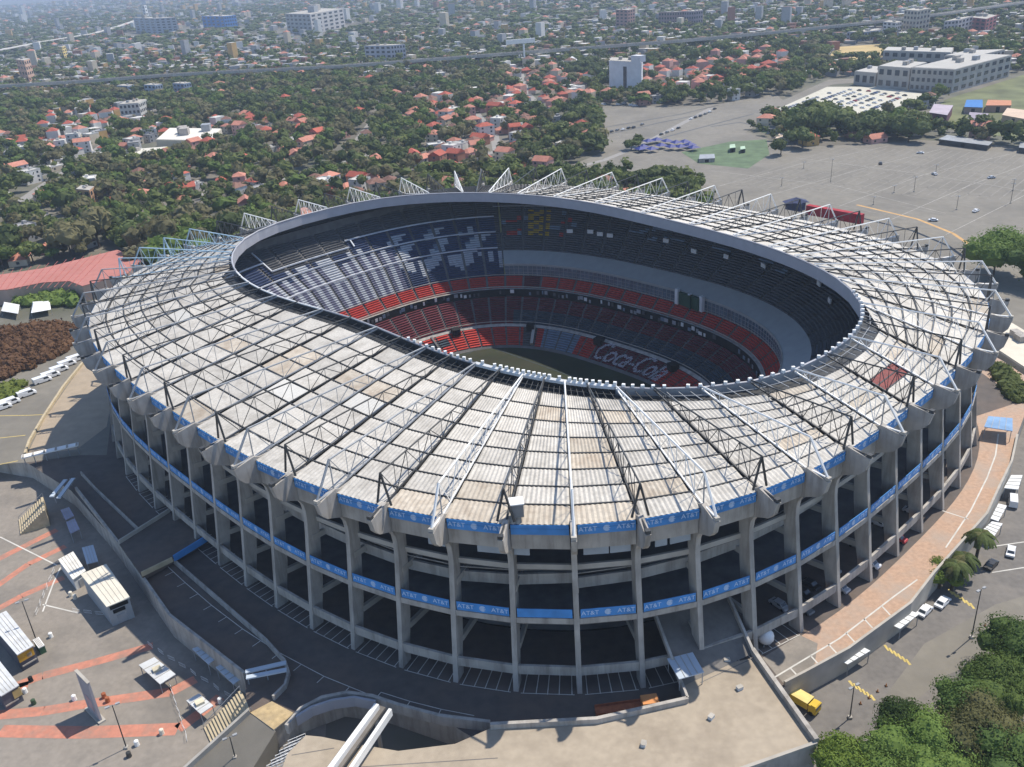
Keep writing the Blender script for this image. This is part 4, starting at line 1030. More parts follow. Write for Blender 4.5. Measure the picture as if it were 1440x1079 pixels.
HOUSES, TREES, MID, FAR = [], [], [], []
def scatter(y0, y1, cell, dens):
    ny = int((y1 - y0) / cell)
    for iy in range(ny):
        y = y0 + (iy + .5) * cell; half = .64 * y + 60; nx = int(2 * half / cell)
        for ix in range(nx):
            x = -half + (ix + RNG.random()) * cell; yy = y + (RNG.random() - .5) * cell
            px, py, dd = project(x, yy, GZ)
            if px < -90 or px > 1530 or py > 470 or py < -40: continue
            if yy < 700 and (inpoly(x, yy, OUTP) or inpoly(x, yy, [(p[0], p[1]) for p in poly])): continue
            if inpoly(x, yy, LOTP) or inpoly(x, yy, PALEP) or inpoly(x, yy, GRASSP) or inpoly(x, yy, FIELDP): continue
            if any(abs(x - ex) < er and abs(yy - ey) < er and hypot(x - ex, yy - ey) < er for ex, ey, er in EXCL): continue
            if px < 215 and py > 392: continue
            if inpoly(x, yy, HALLP): continue
            if road_near(x, yy): continue
            p, pal, z = house_p(px, py); r = RNG.random()
            if r < p: HOUSES.append((dd, x, yy, px, py, pal, z))
            elif r < p + (1 - p) * dens: TREES.append((dd, x, yy, px, py))
scatter(330, 1000, 9.6, .9); scatter(1000, 1900, 13.5, .92); scatter(1900, 4200, 28, .85); scatter(4200, 9000, 75, .8)
# thin the houses so that they do not overlap
HOUSES.sort(); kept = []; grid = {}
for h_ in HOUSES:
    sp = 12 if h_[2] < 1000 else 14 if h_[2] < 1900 else 26 if h_[2] < 4200 else 60; gx, gy = int(h_[1] // sp), int(h_[2] // sp)
    if any(hypot(h_[1] - o[1], h_[2] - o[2]) < sp * .95 for ix in (-1, 0, 1) for iy in (-1, 0, 1) for o in grid.get((sp, gx + ix, gy + iy), [])): continue
    grid.setdefault((sp, gx, gy), []).append(h_); kept.append(h_)
HOUSES = kept
for i, (dd, x, y, px, py, pal, z) in enumerate(HOUSES[:300]):
    wc, rc, kind = PAL[pal][RNG.integers(len(PAL[pal]))]; w, d = [(9, 8), (11, 9), (13, 9), (10, 10)][RNG.integers(4)]; h = [3.2, 6.2, 6.2, 9.2][RNG.integers(4)]
    if y > 1000: w, d = w * 1.4, d * 1.3
    st = {3.2: 'one', 6.2: 'two', 9.2: 'three'}[h]
    house(x, y, RNG.choice([.25, .25 + pi / 2, -.6, 1.0]) + RNG.normal(0, .06), w, d, h, kind, wc, rc, '%s%s %s storey house with %s %s roof %s' % ('broad ' if w > 12 else 'narrow ' if w < 10 else '', wc, st, rc, ROOFW[kind], z), 'houses ' + z)
# everything farther off: one joined mass of houses with walls, roofs
def tri_mesh(name, V, T, MI, mats):
    me = bpy.data.meshes.new(name); n = len(T)
    me.vertices.add(len(V)); me.vertices.foreach_set('co', V.astype(np.float32).ravel())
    me.loops.add(n * 3); me.loops.foreach_set('vertex_index', T.astype(np.int32).ravel())
    me.polygons.add(n); me.polygons.foreach_set('loop_start', np.arange(0, 3 * n, 3, dtype=np.int32))
    for m in mats: me.materials.append(m)
    me.polygons.foreach_set('material_index', MI.astype(np.int32)); me.polygons.foreach_set('use_smooth', np.zeros(n, dtype=bool)); me.update(calc_edges=True); me.validate(); return me
wk, rk = list(MW), list(MR_); VV, TT, MM = [], [], []; n0 = 0
for dd, x, y, px, py, pal, z in HOUSES[300:]:
    wc, rc, kind = PAL[pal][RNG.integers(len(PAL[pal]))]
    f = 1.0 if y < 1000 else 1.05 if y < 1900 else 1.2 if y < 4200 else 1.8
    w, d, h = RNG.uniform(8, 14) * f, RNG.uniform(8, 11) * f, RNG.choice([3.2, 6.2, 6.2, 9.5]) * min(f, 1.8)
    if y > 1500 and RNG.random() < .05: h *= 3
    rz = RNG.choice([.25, -.6, 1.0]); ca, sa = cos(rz), sin(rz)
    c8 = np.array([(-w / 2, -d / 2, 0), (w / 2, -d / 2, 0), (w / 2, d / 2, 0), (-w / 2, d / 2, 0), (-w / 2, -d / 2, h), (w / 2, -d / 2, h), (w / 2, d / 2, h), (-w / 2, d / 2, h), (0, 0, h + (min(w, d) * .3 if kind != 'flat' else .02))])
    P = np.stack([c8[:, 0] * ca - c8[:, 1] * sa + x, c8[:, 0] * sa + c8[:, 1] * ca + y, c8[:, 2] + GZ], 1)
    T = [(0, 1, 5), (0, 5, 4), (1, 2, 6), (1, 6, 5), (2, 3, 7), (2, 7, 6), (3, 0, 4), (3, 4, 7), (4, 5, 8), (5, 6, 8), (6, 7, 8), (7, 4, 8)]
    VV.append(P); TT.append(np.array(T) + n0); n0 += 9; MM += [wk.index(wc)] * 8 + [len(wk) + rk.index(rc)] * 4
o = link('distant_houses', tri_mesh('distant_houses', np.concatenate(VV), np.concatenate(TT), np.array(MM), [MW[k] for k in wk] + [MR_[k] for k in rk]))
o['kind'] = 'stuff'; tag(o, 'mass of distant pale and red roofed houses spreading to the horizon', 'houses')

TREES.sort()
def zone(px, py):
    col = [(110, 'at the left frame edge'), (230, 'below the yellow shed'), (330, 'below the cream hall'), (450, 'left of the back rim'), (560, 'behind the back left rim'), (700, 'by the red roofs behind the rim'),
           (850, 'left of the blue tents'), (990, 'in the hedge row behind the rim'), (1120, 'left of the green yard'), (1230, 'beside the pale car park'), (1310, 'in front of the warehouses'), (9999, 'at the right frame edge')]
    return next(n for x, n in col if px < x)
for dd, x, y, px, py in TREES[:300]:
    q = tree_q(px, py); sc = .85 + 1.5 * RNG.random() ** 1.5; zn = zone(px, py); sw = 'small' if sc < 1.1 else 'middling' if sc < 1.35 else 'large' if sc < 1.6 else 'huge'
    dp = 'near row' if y < 470 else 'middle row' if y < 560 else 'back row'
    tree(x, y, GZ, q, RNG.integers(3), sc, '%s %s tree, %s, %s' % (sw, LEAF_NAMES[q], dp, zn), 'trees ' + zn)
def tris(V, Fc): return V, np.array([t for f in Fc for t in ([f] if len(f) == 3 else [(f[0], f[1], f[2]), (f[0], f[2], f[3])])])
L1 = [tris(*crown_arrays(np.random.default_rng(50 + i), 5, 5.4, 4, 55, 1.7, sub=0)) for i in range(5)]
L2 = [tris(*crown_arrays(np.random.default_rng(70 + i), 5, 5, 2, 8, 3.0, sub=0)) for i in range(4)]
VV, TT, MM = [], [], []; n0 = 0
for dd, x, y, px, py in TREES[300:]:
    q = tree_q(px, py); f = 1.0 if y < 1000 else 1.35 if y < 1900 else 2.6 if y < 4200 else 6
    V, T = L1[RNG.integers(5)] if y < 1250 else L2[RNG.integers(4)]
    s = f * (.75 + 1.5 * RNG.random() ** 1.5); sz = min(s, 1.6) * RNG.uniform(.85, 1.25); a = RNG.uniform(0, 6.28); ca, sa = cos(a), sin(a)
    P = np.stack([(V[:, 0] * ca - V[:, 1] * sa) * s + x, (V[:, 0] * sa + V[:, 1] * ca) * s + y, (V[:, 2] + 5) * sz + GZ], 1)
    VV.append(P); TT.append(T + n0); n0 += len(P); MM.append(np.full(len(T), q))
o = link('distant_trees', tri_mesh('distant_trees', np.concatenate(VV), np.concatenate(TT), np.concatenate(MM), LEAF))
o['kind'] = 'stuff'; tag(o, 'far woodland and street trees filling the city to the horizon', 'trees')
print('city', len(HOUSES), len(TREES), n0)

# ------------------------------------------------------------------ elevated highway, far landmarks
hw = thing('elevated_highway', 'long grey elevated highway on pillars crossing the whole city behind', 'highway', at(720, 78, GZ))
hp_ = [at(x, y, 9.0) for x, y in [(-120, 127), (0, 121), (120, 114), (240, 105), (360, 99), (480, 93), (600, 84), (720, 75), (840, 66), (960, 57), (1080, 46), (1200, 34), (1320, 20), (1440, 3), (1520, -8)]]
b = MB(); b.ribbon(hp_, 15, 7.4, 9.0); b.build('deck', M_conl, hw)
for s_ in (-7.3, 7.3):
    b = MB(); b.ribbon([p + Vector((0, s_, 0)) for p in hp_], .5, 9.0, 10.3); b.build('parapet', M_con, hw)
for p, q in zip(hp_, hp_[1:]):
    for f in (.25, .75):
        c = p.lerp(q, f); b = MB(); b.box((c.x, c.y, 1.2), (2.2, 2.2, 12.4)); b.box((c.x, c.y, 6.9), (3, 11, 1)); b.build('pillar', M_con, hw)
rd = thing('flyover_road', 'short pale flyover road rising toward the upper left edge', 'flyover', at(80, 50, GZ))
b = MB(); b.ribbon([at(x, y, 7.0) for x, y in [(-60, 80), (0, 70), (60, 58), (130, 47), (165, 37), (195, 27)]], 16, 5.6, 7.0); b.build('deck', mat('pale_deck', (.52, .49, .44)), rd)
for x, y in ((20, 66), (100, 52), (150, 41)):
    c = at(x, y, 7.0); b = MB(); b.box((c.x, c.y, .5), (3, 3, 10.6)); b.build('pillar', M_con, rd)
tb = thing('billboard', 'tall white T shaped billboard mast above the trees by the highway', 'billboard', at(738, 92, GZ))
p = at(738, 92, GZ); hz = height_to(p, 54) - GZ
b = MB(); b.bar(p, p + Vector((0, 0, hz * .8)), 1.3, 8); b.build('mast', M_white, tb)
b = MB(); b.box((p.x - 4, p.y, GZ + hz * .9), (38, 3, hz * .16), .15); b.build('panel', M_white, tb)
wt = thing('pyramid_tent', 'white pointed pyramid tent standing in the trees below the highway', 'tent', at(805, 94, GZ)); p = at(805, 94, GZ); hz = height_to(p, 79) - GZ
b = MB(); w_ = 17; b.add([(p.x - w_, p.y - w_, GZ + 2), (p.x + w_, p.y - w_, GZ + 2), (p.x + w_, p.y + w_, GZ + 2), (p.x - w_, p.y + w_, GZ + 2), (p.x, p.y, GZ + hz)], [(0, 1, 4), (1, 2, 4), (2, 3, 4), (3, 0, 4), (3, 2, 1, 0)]); b.build('canvas', M_white, wt)
for sx in (-1, 1):
    for sy in (-1, 1): b = MB(); b.bar((p.x + sx * 16, p.y + sy * 16, GZ), (p.x + sx * 16, p.y + sy * 16, GZ + 2.3), .2, 5); b.build('pole', M_grey, wt)

# ------------------------------------------------------------------ vehicles
def car_proto(name, label, paint, L=4.4, Wd=1.8, H=1.45, van=False):
    t = thing(name, label, 'van' if van else 'car')
    b = MB()
    side = [(-L / 2, .35), (-L / 2, .8), (-L * .36, .9), (-L * .22, H * .97), (L * .16, H), (L * .31, .95), (L * .47, .82), (L / 2, .6), (L / 2, .35)] if not van else [(-L / 2, .35), (-L / 2, H * .98), (L * .28, H), (L * .38, 1.15), (L / 2, .95), (L / 2, .35)]
    n = len(side); ww = lambda z: Wd / 2 * (1 if z < .95 else .86)
    b.add([(x, -ww(z), z) for x, z in side] + [(x, ww(z), z) for x, z in side], [tuple(range(n)), tuple(range(2 * n - 1, n - 1, -1))] + [(i, i + n, (i + 1) % n + n, (i + 1) % n) for i in range(n)])
    link('body', b.mesh('body', paint), t)
    b = MB(); z0, z1 = (.98, H - .1) if not van else (1.2, H - .25)
    xs_ = (-L * .20, L * .2) if not van else (L * .05, L * .33)
    for s_ in (-1, 1):
        y = s_ * (Wd / 2 * .9 + .015); b.add([(xs_[0] - .1, y, z0), (xs_[1] + .1, y, z0), (xs_[1] - .15, y * .985, z1), (xs_[0] + .1, y * .985, z1)], [(0, 1, 2, 3) if s_ < 0 else (3, 2, 1, 0)])
    if not van:
        b.add([(L * .30 + .02, -.7, 1.0), (L * .30 + .02, .7, 1.0), (L * .175 + .03, .62, H - .03), (L * .175 + .03, -.62, H - .03)], [(0, 1, 2, 3)])
        b.add([(-L * .345 - .03, -.7, 1.0), (-L * .345 - .03, .7, 1.0), (-L * .235 - .03, .62, H - .1), (-L * .235 - .03, -.62, H - .1)], [(3, 2, 1, 0)])
    link('window', b.mesh('window', M_win), t)
    for sx in (-.31, .31):
        for sy in (-1, 1):
            b = MB(); b.bar((0, -.11, 0), (0, .11, 0), .33, 10); link('wheel', b.mesh('wheel', M_rub), t, (sx * L, sy * (Wd / 2 - .1), .33))
    return t
PAINT = {k: mat('paint_' + k, v, rough=.3, var=.03, spec=.5) for k, v in {'white': (.72, .72, .72), 'silver': (.42, .43, .45), 'black': (.02, .02, .022), 'red': (.38, .03, .04), 'blue': (.05, .10, .28), 'grey': (.16, .165, .17)}.items()}
used = {}
def car(paint, loc, rz, label, group, van=False):
    key = (paint, van)
    if key not in used: t = car_proto('parked_car' if not van else 'parked_van', label, PAINT[paint], *((5.2, 2.0, 2.1, True) if van else ())); used[key] = t; t.location = loc; t.rotation_euler = (0, 0, rz); t['group'] = group; return t
    return copy_tree(used[key], loc, rz, label, group)
for n_, (k, d, pc, lb) in enumerate([(4.45, -4.2, 'grey', 'dark grey car nose out beneath the fifth right column bay'), (4.8, -7.5, 'black', 'black car deep in shade beside the dark grey one'), (5.4, -3.4, 'silver', 'silver car at the mouth of the bay under the ramp beams'), (5.75, -8, 'silver', 'silver car farther inside behind the mouth of the same bay'),
        (6.4, -3.0, 'white', 'white car standing half in sun between two right columns'), (6.75, -8, 'grey', 'grey car inside behind the white one'), (7.45, -3.0, 'red', 'red car poking out between the right hand columns'), (7.7, -8.5, 'white', 'white car inside behind the red one'), (8.5, -5, 'silver', 'silver car in the last visible open bay at right'),
        (4.2, -8, 'silver', 'silver car in deep shade beside the ramp at right'), (5.1, -8.2, 'black', 'black car in deep shade between two silver ones')]):
    p = pt(k, d, 0); nn = base(k)[1]; car(pc, (p.x, p.y, .02), atan2(nn.y, nn.x), lb, 'cars parked under the right side of the stadium')
rc_ = random.Random(11); cols = ['white', 'silver', 'white', 'black', 'grey', 'red', 'blue', 'silver', 'black', 'white']
PC = [(1100, 153), (1160, 126), (1235, 125), (1298, 134), (1214, 164), (1135, 158)]; a0 = at(1098, 153, GZ); a1 = at(1180, 124, GZ); a2 = at(1210, 165, GZ)
e1 = (a1 - a0); e2 = (a2 - a0); nr, ncl = 8, 18
for i in range(nr):
    for j in range(ncl):
        if rc_.random() < .3: continue
        p = a0 + e2 * ((i + .5) / nr) + e1 * ((j + .5) / ncl) * .98; pc = rc_.choice(cols)
        t = car(pc, (p.x, p.y, GZ + .07), atan2(e2.y, e2.x) + (pi if rc_.random() < .5 else 0), '%s car parked in the %s rows of the pale car park' % (pc, ['nearest left', 'left', 'middle', 'right'][min(3, i // 2)]), 'cars in the pale car park'); t.scale = (1.35, 1.35, 1.35) if False else (1, 1, 1)
for x, y, pc, lb in ((1312, 262 + 49, 'white', 'white car alone by the orange kerb behind the stadium'), (1372, 298, 'white', 'white car alone in the right of the big car park'), (1294, 216, 'white', 'white car near the trees at the top of the big car park'), (1238, 231, 'black', 'black car alone in the upper big car park'), (1394, 251, 'silver', 'silver car alone in the middle right of the big car park'), (1314, 246, 'silver', 'silver car below the black one in the big car park')):
    p = at(x, y, GZ); car(pc, (p.x, p.y, GZ + .05), rc_.uniform(0, 3), lb, 'lone cars in the big car park')
for i, (x, y) in enumerate([(870, 148), (878, 147), (888, 149), (893, 150), (848, 148), (835, 150)]):
    p = at(x, y, GZ); car(['white', 'silver'][i % 2], (p.x, p.y, GZ + .05), .3, '%s vehicle in the row at the foot of the white block' % ['white', 'silver'][i % 2], 'vehicles by the white block', van=True)
for i, (x, y) in enumerate([(860, 186), (868, 184), (876, 183), (884, 181), (891, 180), (903, 176), (972, 168), (978, 166), (985, 164), (992, 161), (998, 158), (1005, 154), (930, 190), (938, 187), (946, 184), (954, 181)]):
    p = at(x, y, GZ); car(['black', 'grey', 'white', 'black'][i % 4], (p.x, p.y, GZ + .08), .9, '%s car lined up along the kerbs of the far car park' % ['black', 'grey', 'white', 'black'][i % 4], 'cars along the far kerbs')
for i, (x, y) in enumerate([(60, 537), (72, 530), (84, 522), (95, 514), (107, 507), (38, 556), (3, 575), (15, 568)]):
    p = at(x, y, .03); car('white', (p.x, p.y, .03), .75, ['lowest white van of the row on the left apron', 'second white van up the row on the left apron', 'middle white van of the row on the left apron', 'second white van from the top of the apron row', 'topmost white van of the row nearest the stadium', 'white van beside the green bush on the apron', 'white van at the left frame edge on the apron', 'second white van from the left frame edge'][i], 'white vans in a row on the left apron', van=True).scale = (1.15, 1.4, 1.0)
# canopies, jeep and truck on the street at right
M_wc = mat('white_canopy', (.66, .67, .66), rough=.5, var=.05)
rt = 'white canopies along the right terrace wall'
for px, lb in (([(1179, 928), (1212, 909), (1224, 915), (1192, 934)], 'white flat canopy lowest along the terrace wall'), ([(1250, 877), (1278, 858), (1293, 863), (1266, 884)], 'white flat canopy midway along the terrace wall'), ([(1382, 745), (1395, 733), (1410, 736), (1398, 754)], 'white flat canopy just above the palms'), ([(1393, 729), (1404, 708), (1416, 711), (1404, 733)], 'white flat canopy second above the palms'), ([(1412, 686), (1422, 668), (1438, 668), (1432, 688)], 'white flat canopy beside the white jeep')):
    canopy('canopy', lb, px, -1.9, m=M_wc, group=rt)
p = at(1424, 708, GZ); car('white', (p.x, p.y, GZ + .03), 1.1, 'white boxy jeep on the street below the canopies', 'vehicles on the right street', van=True)
p = at(1421, 778, GZ); car('white', (p.x, p.y, GZ + .03), 1.0, 'white small car with black windows right of the palms', 'vehicles on the right street')
for i, (x, y, pc, lb) in enumerate([(1393, 797, 'black', 'black car right of the palm trunk'), (1300, 862, 'white', 'white car under the palms by the canopy'), (1325, 850, 'white', 'second white car under the palms'), (1362, 1062, 'silver', 'silver car half hidden under the corner trees')]):
    p = at(x, y, GZ); car(pc, (p.x, p.y, GZ + .03), .7, lb, 'vehicles on the right street')
tk = thing('truck', 'small yellow tipper truck parked against the deck wall', 'truck', at(1126, 992, GZ), -.85)
b = MB(); b.box((0, 0, 1.75), (3.6, 2.3, 1.5)); link('tipper_body', b.mesh('tipper_body', M_yelw), tk)
b = MB(); b.box((0, 0, 2.52), (3.7, 2.4, .12)); link('tipper_rim', b.mesh('tipper_rim', mat('pale_yellow', (.68, .54, .2))), tk)
b = MB(); b.box((2.75, 0, 1.5), (1.5, 2.1, 1.7)); b.box((2.9, 0, 2.4), (1.0, 1.9, .2)); link('cab', b.mesh('cab', M_yelw), tk)
b = MB(); b.box((3.5, 0, 1.9), (.1, 1.8, .7)); link('windscreen', b.mesh('windscreen', M_win), tk)
b = MB(); b.box((.6, 0, .75), (5.6, .9, .3)); link('chassis', b.mesh('chassis', M_dark), tk)
for x in (-1.2, 2.6):
    for y in (-1, 1): b = MB(); b.bar((x, y * .95 - .15, .5), (x, y * .95 + .15, .5), .5, 12); link('wheel', b.mesh('wheel', M_rub), tk)
# purple hoarding, white blocks under the palms, blue gate canopy
b = MB(); b.ribbon(xy([(1297, 832), (1308, 822), (1316, 808)], GZ), .2, GZ, GZ + 3.2); tag(b.build('hoarding', mat('violet_hoarding', (.16, .14, .24))), 'dark violet hoarding standing beside the palms', 'hoarding')
canopy('gate_canopy', 'blue white canopy over the terrace gate at far right', [(1384, 600), (1424, 606), (1424, 588), (1390, 585)], 3.6, m=mat('pale_blue_canopy', (.20, .33, .52)), cat='canopy')
b = MB(); p = at(1076, 905, 0); bm = bmesh_dome = ICO[1]
b.add([(p.x + v[0] * 1.7, p.y + v[1] * 1.7, 1.8 + v[2] * 1.7) for v in bm[0]], [tuple(f) for f in bm[1]]); dsh = thing('satellite_dome', 'white round dome on legs beside a right front column', 'dome', (p.x, p.y, 0)); b.build('shell', M_white, dsh, smooth=True)
for a in range(3): b = MB(); b.bar((p.x + cos(a * 2.1) * 1.2, p.y + sin(a * 2.1) * 1.2, 0), (p.x, p.y, 1.2), .1, 5); b.build('leg', M_grey, dsh)

# ------------------------------------------------------------------ lamp posts
def lamp(px, py, ytop, z, label, group, heads=2):
    p = at(px, py, z); h = max(4, height_to(p, ytop) - z); t = thing('lamp_post', label, 'lamp post', p, group=group)
    b = MB(); b.bar(p, p + Vector((0, 0, h)), .13, 6, r2=.08); b.build('pole', M_dark, t)
    b = MB(); b.box((p.x, p.y, z + .25), (.7, .7, .5)); b.build('foot', M_conl, t)
    for i in range(heads):
        a = pi * 2 * i / heads + .5; e = p + Vector((cos(a) * .9, sin(a) * .9, h)); b = MB(); b.bar(p + Vector((0, 0, h - .1)), e, .05, 4); b.box((e.x, e.y, e.z), (.8, .45, .2), a); b.build('lamp_head', M_grey, t)
lamp(178, 1052, 992, GZ, 'thin dark lamp post by the lowest salmon stripes', 'lamp posts of the plaza'); lamp(51, 900, 846, GZ, 'thin dark lamp post beside the white roofed kiosk', 'lamp posts of the plaza')
lamp(331, 1066, 1036, -2.7, 'short dark post below the stairs at the bottom', 'lamp posts of the plaza'); lamp(1195, 1010, 965, GZ, 'dark lamp post on the street near the yellow truck', 'lamp posts of the right street'); lamp(1366, 897, 828, GZ, 'dark lamp post on the street below the palms', 'lamp posts of the right street')
for x, y, yt in ((1168, 256, 224), (1285, 270, 249), (1228, 288, 277), (1257, 271, 262), (1345, 295, 276), (1421, 286, 258), (1316, 242, 232), (1099, 262, 250), (1130, 237, 230), (1424, 268, 252)):
    lamp(x, y, yt, GZ, 'dark lamp mast in the %s of the big car park' % ('left third' if x < 1240 else 'middle' if x < 1335 else 'right third'), 'lamp masts in the big car park', 3)

# ------------------------------------------------------------------ tents and buildings of the far car park
M_bt = mat('blue_tent', (.025, .035, .19), rough=.6)
for i, (x, y) in enumerate([(912, 203), (924, 201), (938, 203), (951, 205), (963, 204), (930, 209), (944, 211), (957, 211), (905, 211), (970, 208), (917, 214), (901, 214), (975, 212)]):
    p = at(x, y, GZ); t = thing('tent', 'deep blue market tent on the far car park', 'tent', p, .4, 'blue tents on the far car park')
    b = MB(); w_ = 3.6; b.add([(-w_, -w_, 2.4), (w_, -w_, 2.4), (w_, w_, 2.4), (-w_, w_, 2.4), (0, 0, 4.2)], [(0, 1, 4), (1, 2, 4), (2, 3, 4), (3, 0, 4), (3, 2, 1, 0)]); link('canvas', b.mesh('canvas', M_bt), t)
    for sx in (-1, 1):
        for sy in (-1, 1): b = MB(); b.bar((sx * 3.4, sy * 3.4, 0), (sx * 3.4, sy * 3.4, 2.45), .06, 4); link('pole', b.mesh('pole', M_grey), t)
def shed(name, label, px, z, h, wm_, rm_, cat='shed'):
    c = [at(x, y, z) for x, y in px]; ctr = sum(c, Vector()) / 4; t = thing(name, label, cat, (ctr.x, ctr.y, z))
    b = MB(); b.prism([(p.x, p.y) for p in c], z - .2, z + h); b.build('wall', wm_, t); b = MB(); b.prism([tuple((p + (p - ctr) * .03).xy) for p in c], z + h + .003, z + h + .25); b.build('roof', rm_, t)
    n = (c[1] - c[0]); L = n.length; rz = atan2(n.y, n.x)
    b = MB(); m_ = c[0].lerp(c[1], .5); b.box((m_.x, m_.y, z + h * .42), (min(2.5, L * .4), .3, h * .8), rz); b.build('door', M_black, t); return t
shed('shed', 'cream roofed shed in the yard among the far trees', [(1090, 201), (1110, 199), (1118, 192), (1096, 194)], GZ, 3, M_conl, mat('shed_cream', (.6, .48, .38)))
shed('shed', 'long grey roofed shelter at the top edge of the big car park', [(1320, 203), (1388, 212), (1394, 207), (1332, 197)], GZ, 3.2, M_dark, M_grey); shed('shed', 'dark grey shelter at the right edge of the car park', [(1432, 215), (1475, 220), (1475, 213), (1434, 208)], GZ, 3.2, M_dark, M_grey)
shed('hut', 'small green hut in the green yard', [(1026, 215), (1034, 214), (1033, 209), (1026, 210)], GZ, 3, M_dark, mat('pale_green_roof', (.4, .52, .38))); shed('hut', 'second pale hut in the green yard', [(1041, 216), (1048, 215), (1047, 211), (1041, 212)], GZ, 2.6, M_dark, mat('pale_green_roof', (.4, .52, .38))); shed('hut', 'long low tan hut at the front of the green yard', [(983, 229), (1005, 228), (1004, 222), (984, 223)], GZ, 2.4, M_con, M_grey)
for lb, px, h, wc, rc in (('maroon walled hall with mauve roof beside the car park trees', [(1305, 172), (1330, 176), (1338, 162), (1312, 160)], 7, (.16, .06, .08), (.42, .36, .4)), ('grey house with a blue roof right of the maroon hall', [(1355, 160), (1380, 161), (1380, 150), (1358, 150)], 5, (.33, .25, .22), (.06, .19, .45)), ('orange roofed long house at the right edge', [(1385, 158), (1420, 158), (1420, 151), (1388, 150)], 5, (.4, .25, .18), (.5, .22, .12)), ('sand coloured house group at the right edge below the grass bank', [(1408, 172), (1440, 178), (1446, 166), (1415, 162)], 5, (.5, .38, .26), (.58, .44, .33)), ('mauve grey house between the maroon hall and the shelter', [(1358, 182), (1384, 184), (1388, 172), (1362, 170)], 6, (.24, .19, .22), (.3, .26, .3))):
    shed('house', lb, px, GZ, h, MWl(lb[:9], wc), MWl('r' + lb[:9], rc), 'house')
# stage truss and red hoarding behind the right rim
sg = thing('stage', 'red and dark blue exhibition stage behind the far right rim', 'stage', at(1160, 303, 0))
p, q = at(1135, 301, 0), at(1212, 315, 0); rz = atan2(q.y - p.y, q.x - p.x); L = (q - p).length; c = (p + q) / 2; M_rd = mat('red_hoarding', (.36, .03, .04))
b = MB(); b.box((c.x, c.y, 2.4), (L, 3.0, 4.6), rz); b.build('red_wall', M_rd, sg)
for f in (.1, .3, .5, .7, .9): b = MB(); e = p.lerp(q, f); b.box((e.x, e.y - 1.7, 2), (L * .1, .4, 2.6), rz); b.build('opening', mat('tan_opening', (.5, .33, .22)), sg)
b = MB(); e = at(1118, 298, 0); b.box((e.x, e.y, 3.2), (L * .28, 5, 4), rz); b.build('blue_tent', mat('slate_blue', (.05, .06, .12)), sg); b = MB(); b.add([(e.x - 6, e.y - 3, 5.2), (e.x + 6, e.y - 3, 5.2), (e.x + 6, e.y + 3, 5.2), (e.x - 6, e.y + 3, 5.2), (e.x, e.y, 7.5)], [(0, 1, 4), (1, 2, 4), (2, 3, 4), (3, 0, 4)]); b.build('tent_top', mat('slate_blue', (.05, .06, .12)), sg)

# ------------------------------------------------------------------ left of the stadium: red hall, tents, brown bank
rh = thing('red_hall', 'long low hall with a flat salmon red roof left of the stadium', 'hall', at(100, 400, GZ)); zr = 2.0
rp = [at(x, y, zr) for x, y in [(-60, 412), (-60, 396), (60, 378), (165, 352), (200, 366), (180, 385), (116, 403), (98, 396), (60, 398), (10, 408)]]
b = MB(); b.prism([(p.x, p.y) for p in rp], GZ, zr - .004); b.build('wall', MWl('rhw', (.4, .3, .25)), rh)
M_sr = mat('salmon_roof', (.42, .17, .14), var=.08, scale=.3, stain=(.36, .14, .11), stain_scale=.05, stain_amt=.6); b = MB(); b.prism([(p.x, p.y) for p in rp], zr, zr + .3); b.build('roof', M_sr, rh)
b = MB()
for i in range(1, 18):
    f = i / 18; p = rp[1].lerp(rp[3], f); q = rp[0].lerp(rp[6], f); bb = MB(); bb.bar((p.x, p.y, zr + .35), (q.x, q.y, zr + .35), .12, 4); bb.build('roof_seam', mat('dark_salmon', (.38, .12, .10)), rh)
for i, (px, lb) in enumerate((([(4, 445), (28, 449), (30, 436), (8, 432)], 'white round topped tent at the left edge'), ([(46, 448), (74, 443), (72, 430), (48, 432)], 'white wide marquee right of the round topped tent'))):
    c = [at(x, y, GZ) for x, y in px]; ctr = sum(c, Vector()) / 4; t = thing('marquee', lb, 'tent', ctr, group='white tents left of the stadium')
    b = MB(); vs = [(p.x, p.y, GZ + 2.6) for p in c] + [tuple(c[0].lerp(c[3], .5).lerp(ctr, .3).xy) + (GZ + 4.2,), tuple(c[1].lerp(c[2], .5).lerp(ctr, .3).xy) + (GZ + 4.2,)]
    b.add(vs, [(0, 1, 5, 4), (2, 3, 4, 5), (1, 2, 5), (3, 0, 4)]); b.build('canvas', M_white, t)
    for p in c: b = MB(); b.bar((p.x, p.y, GZ), (p.x, p.y, GZ + 2.7), .08, 5); b.build('pole', M_grey, t)
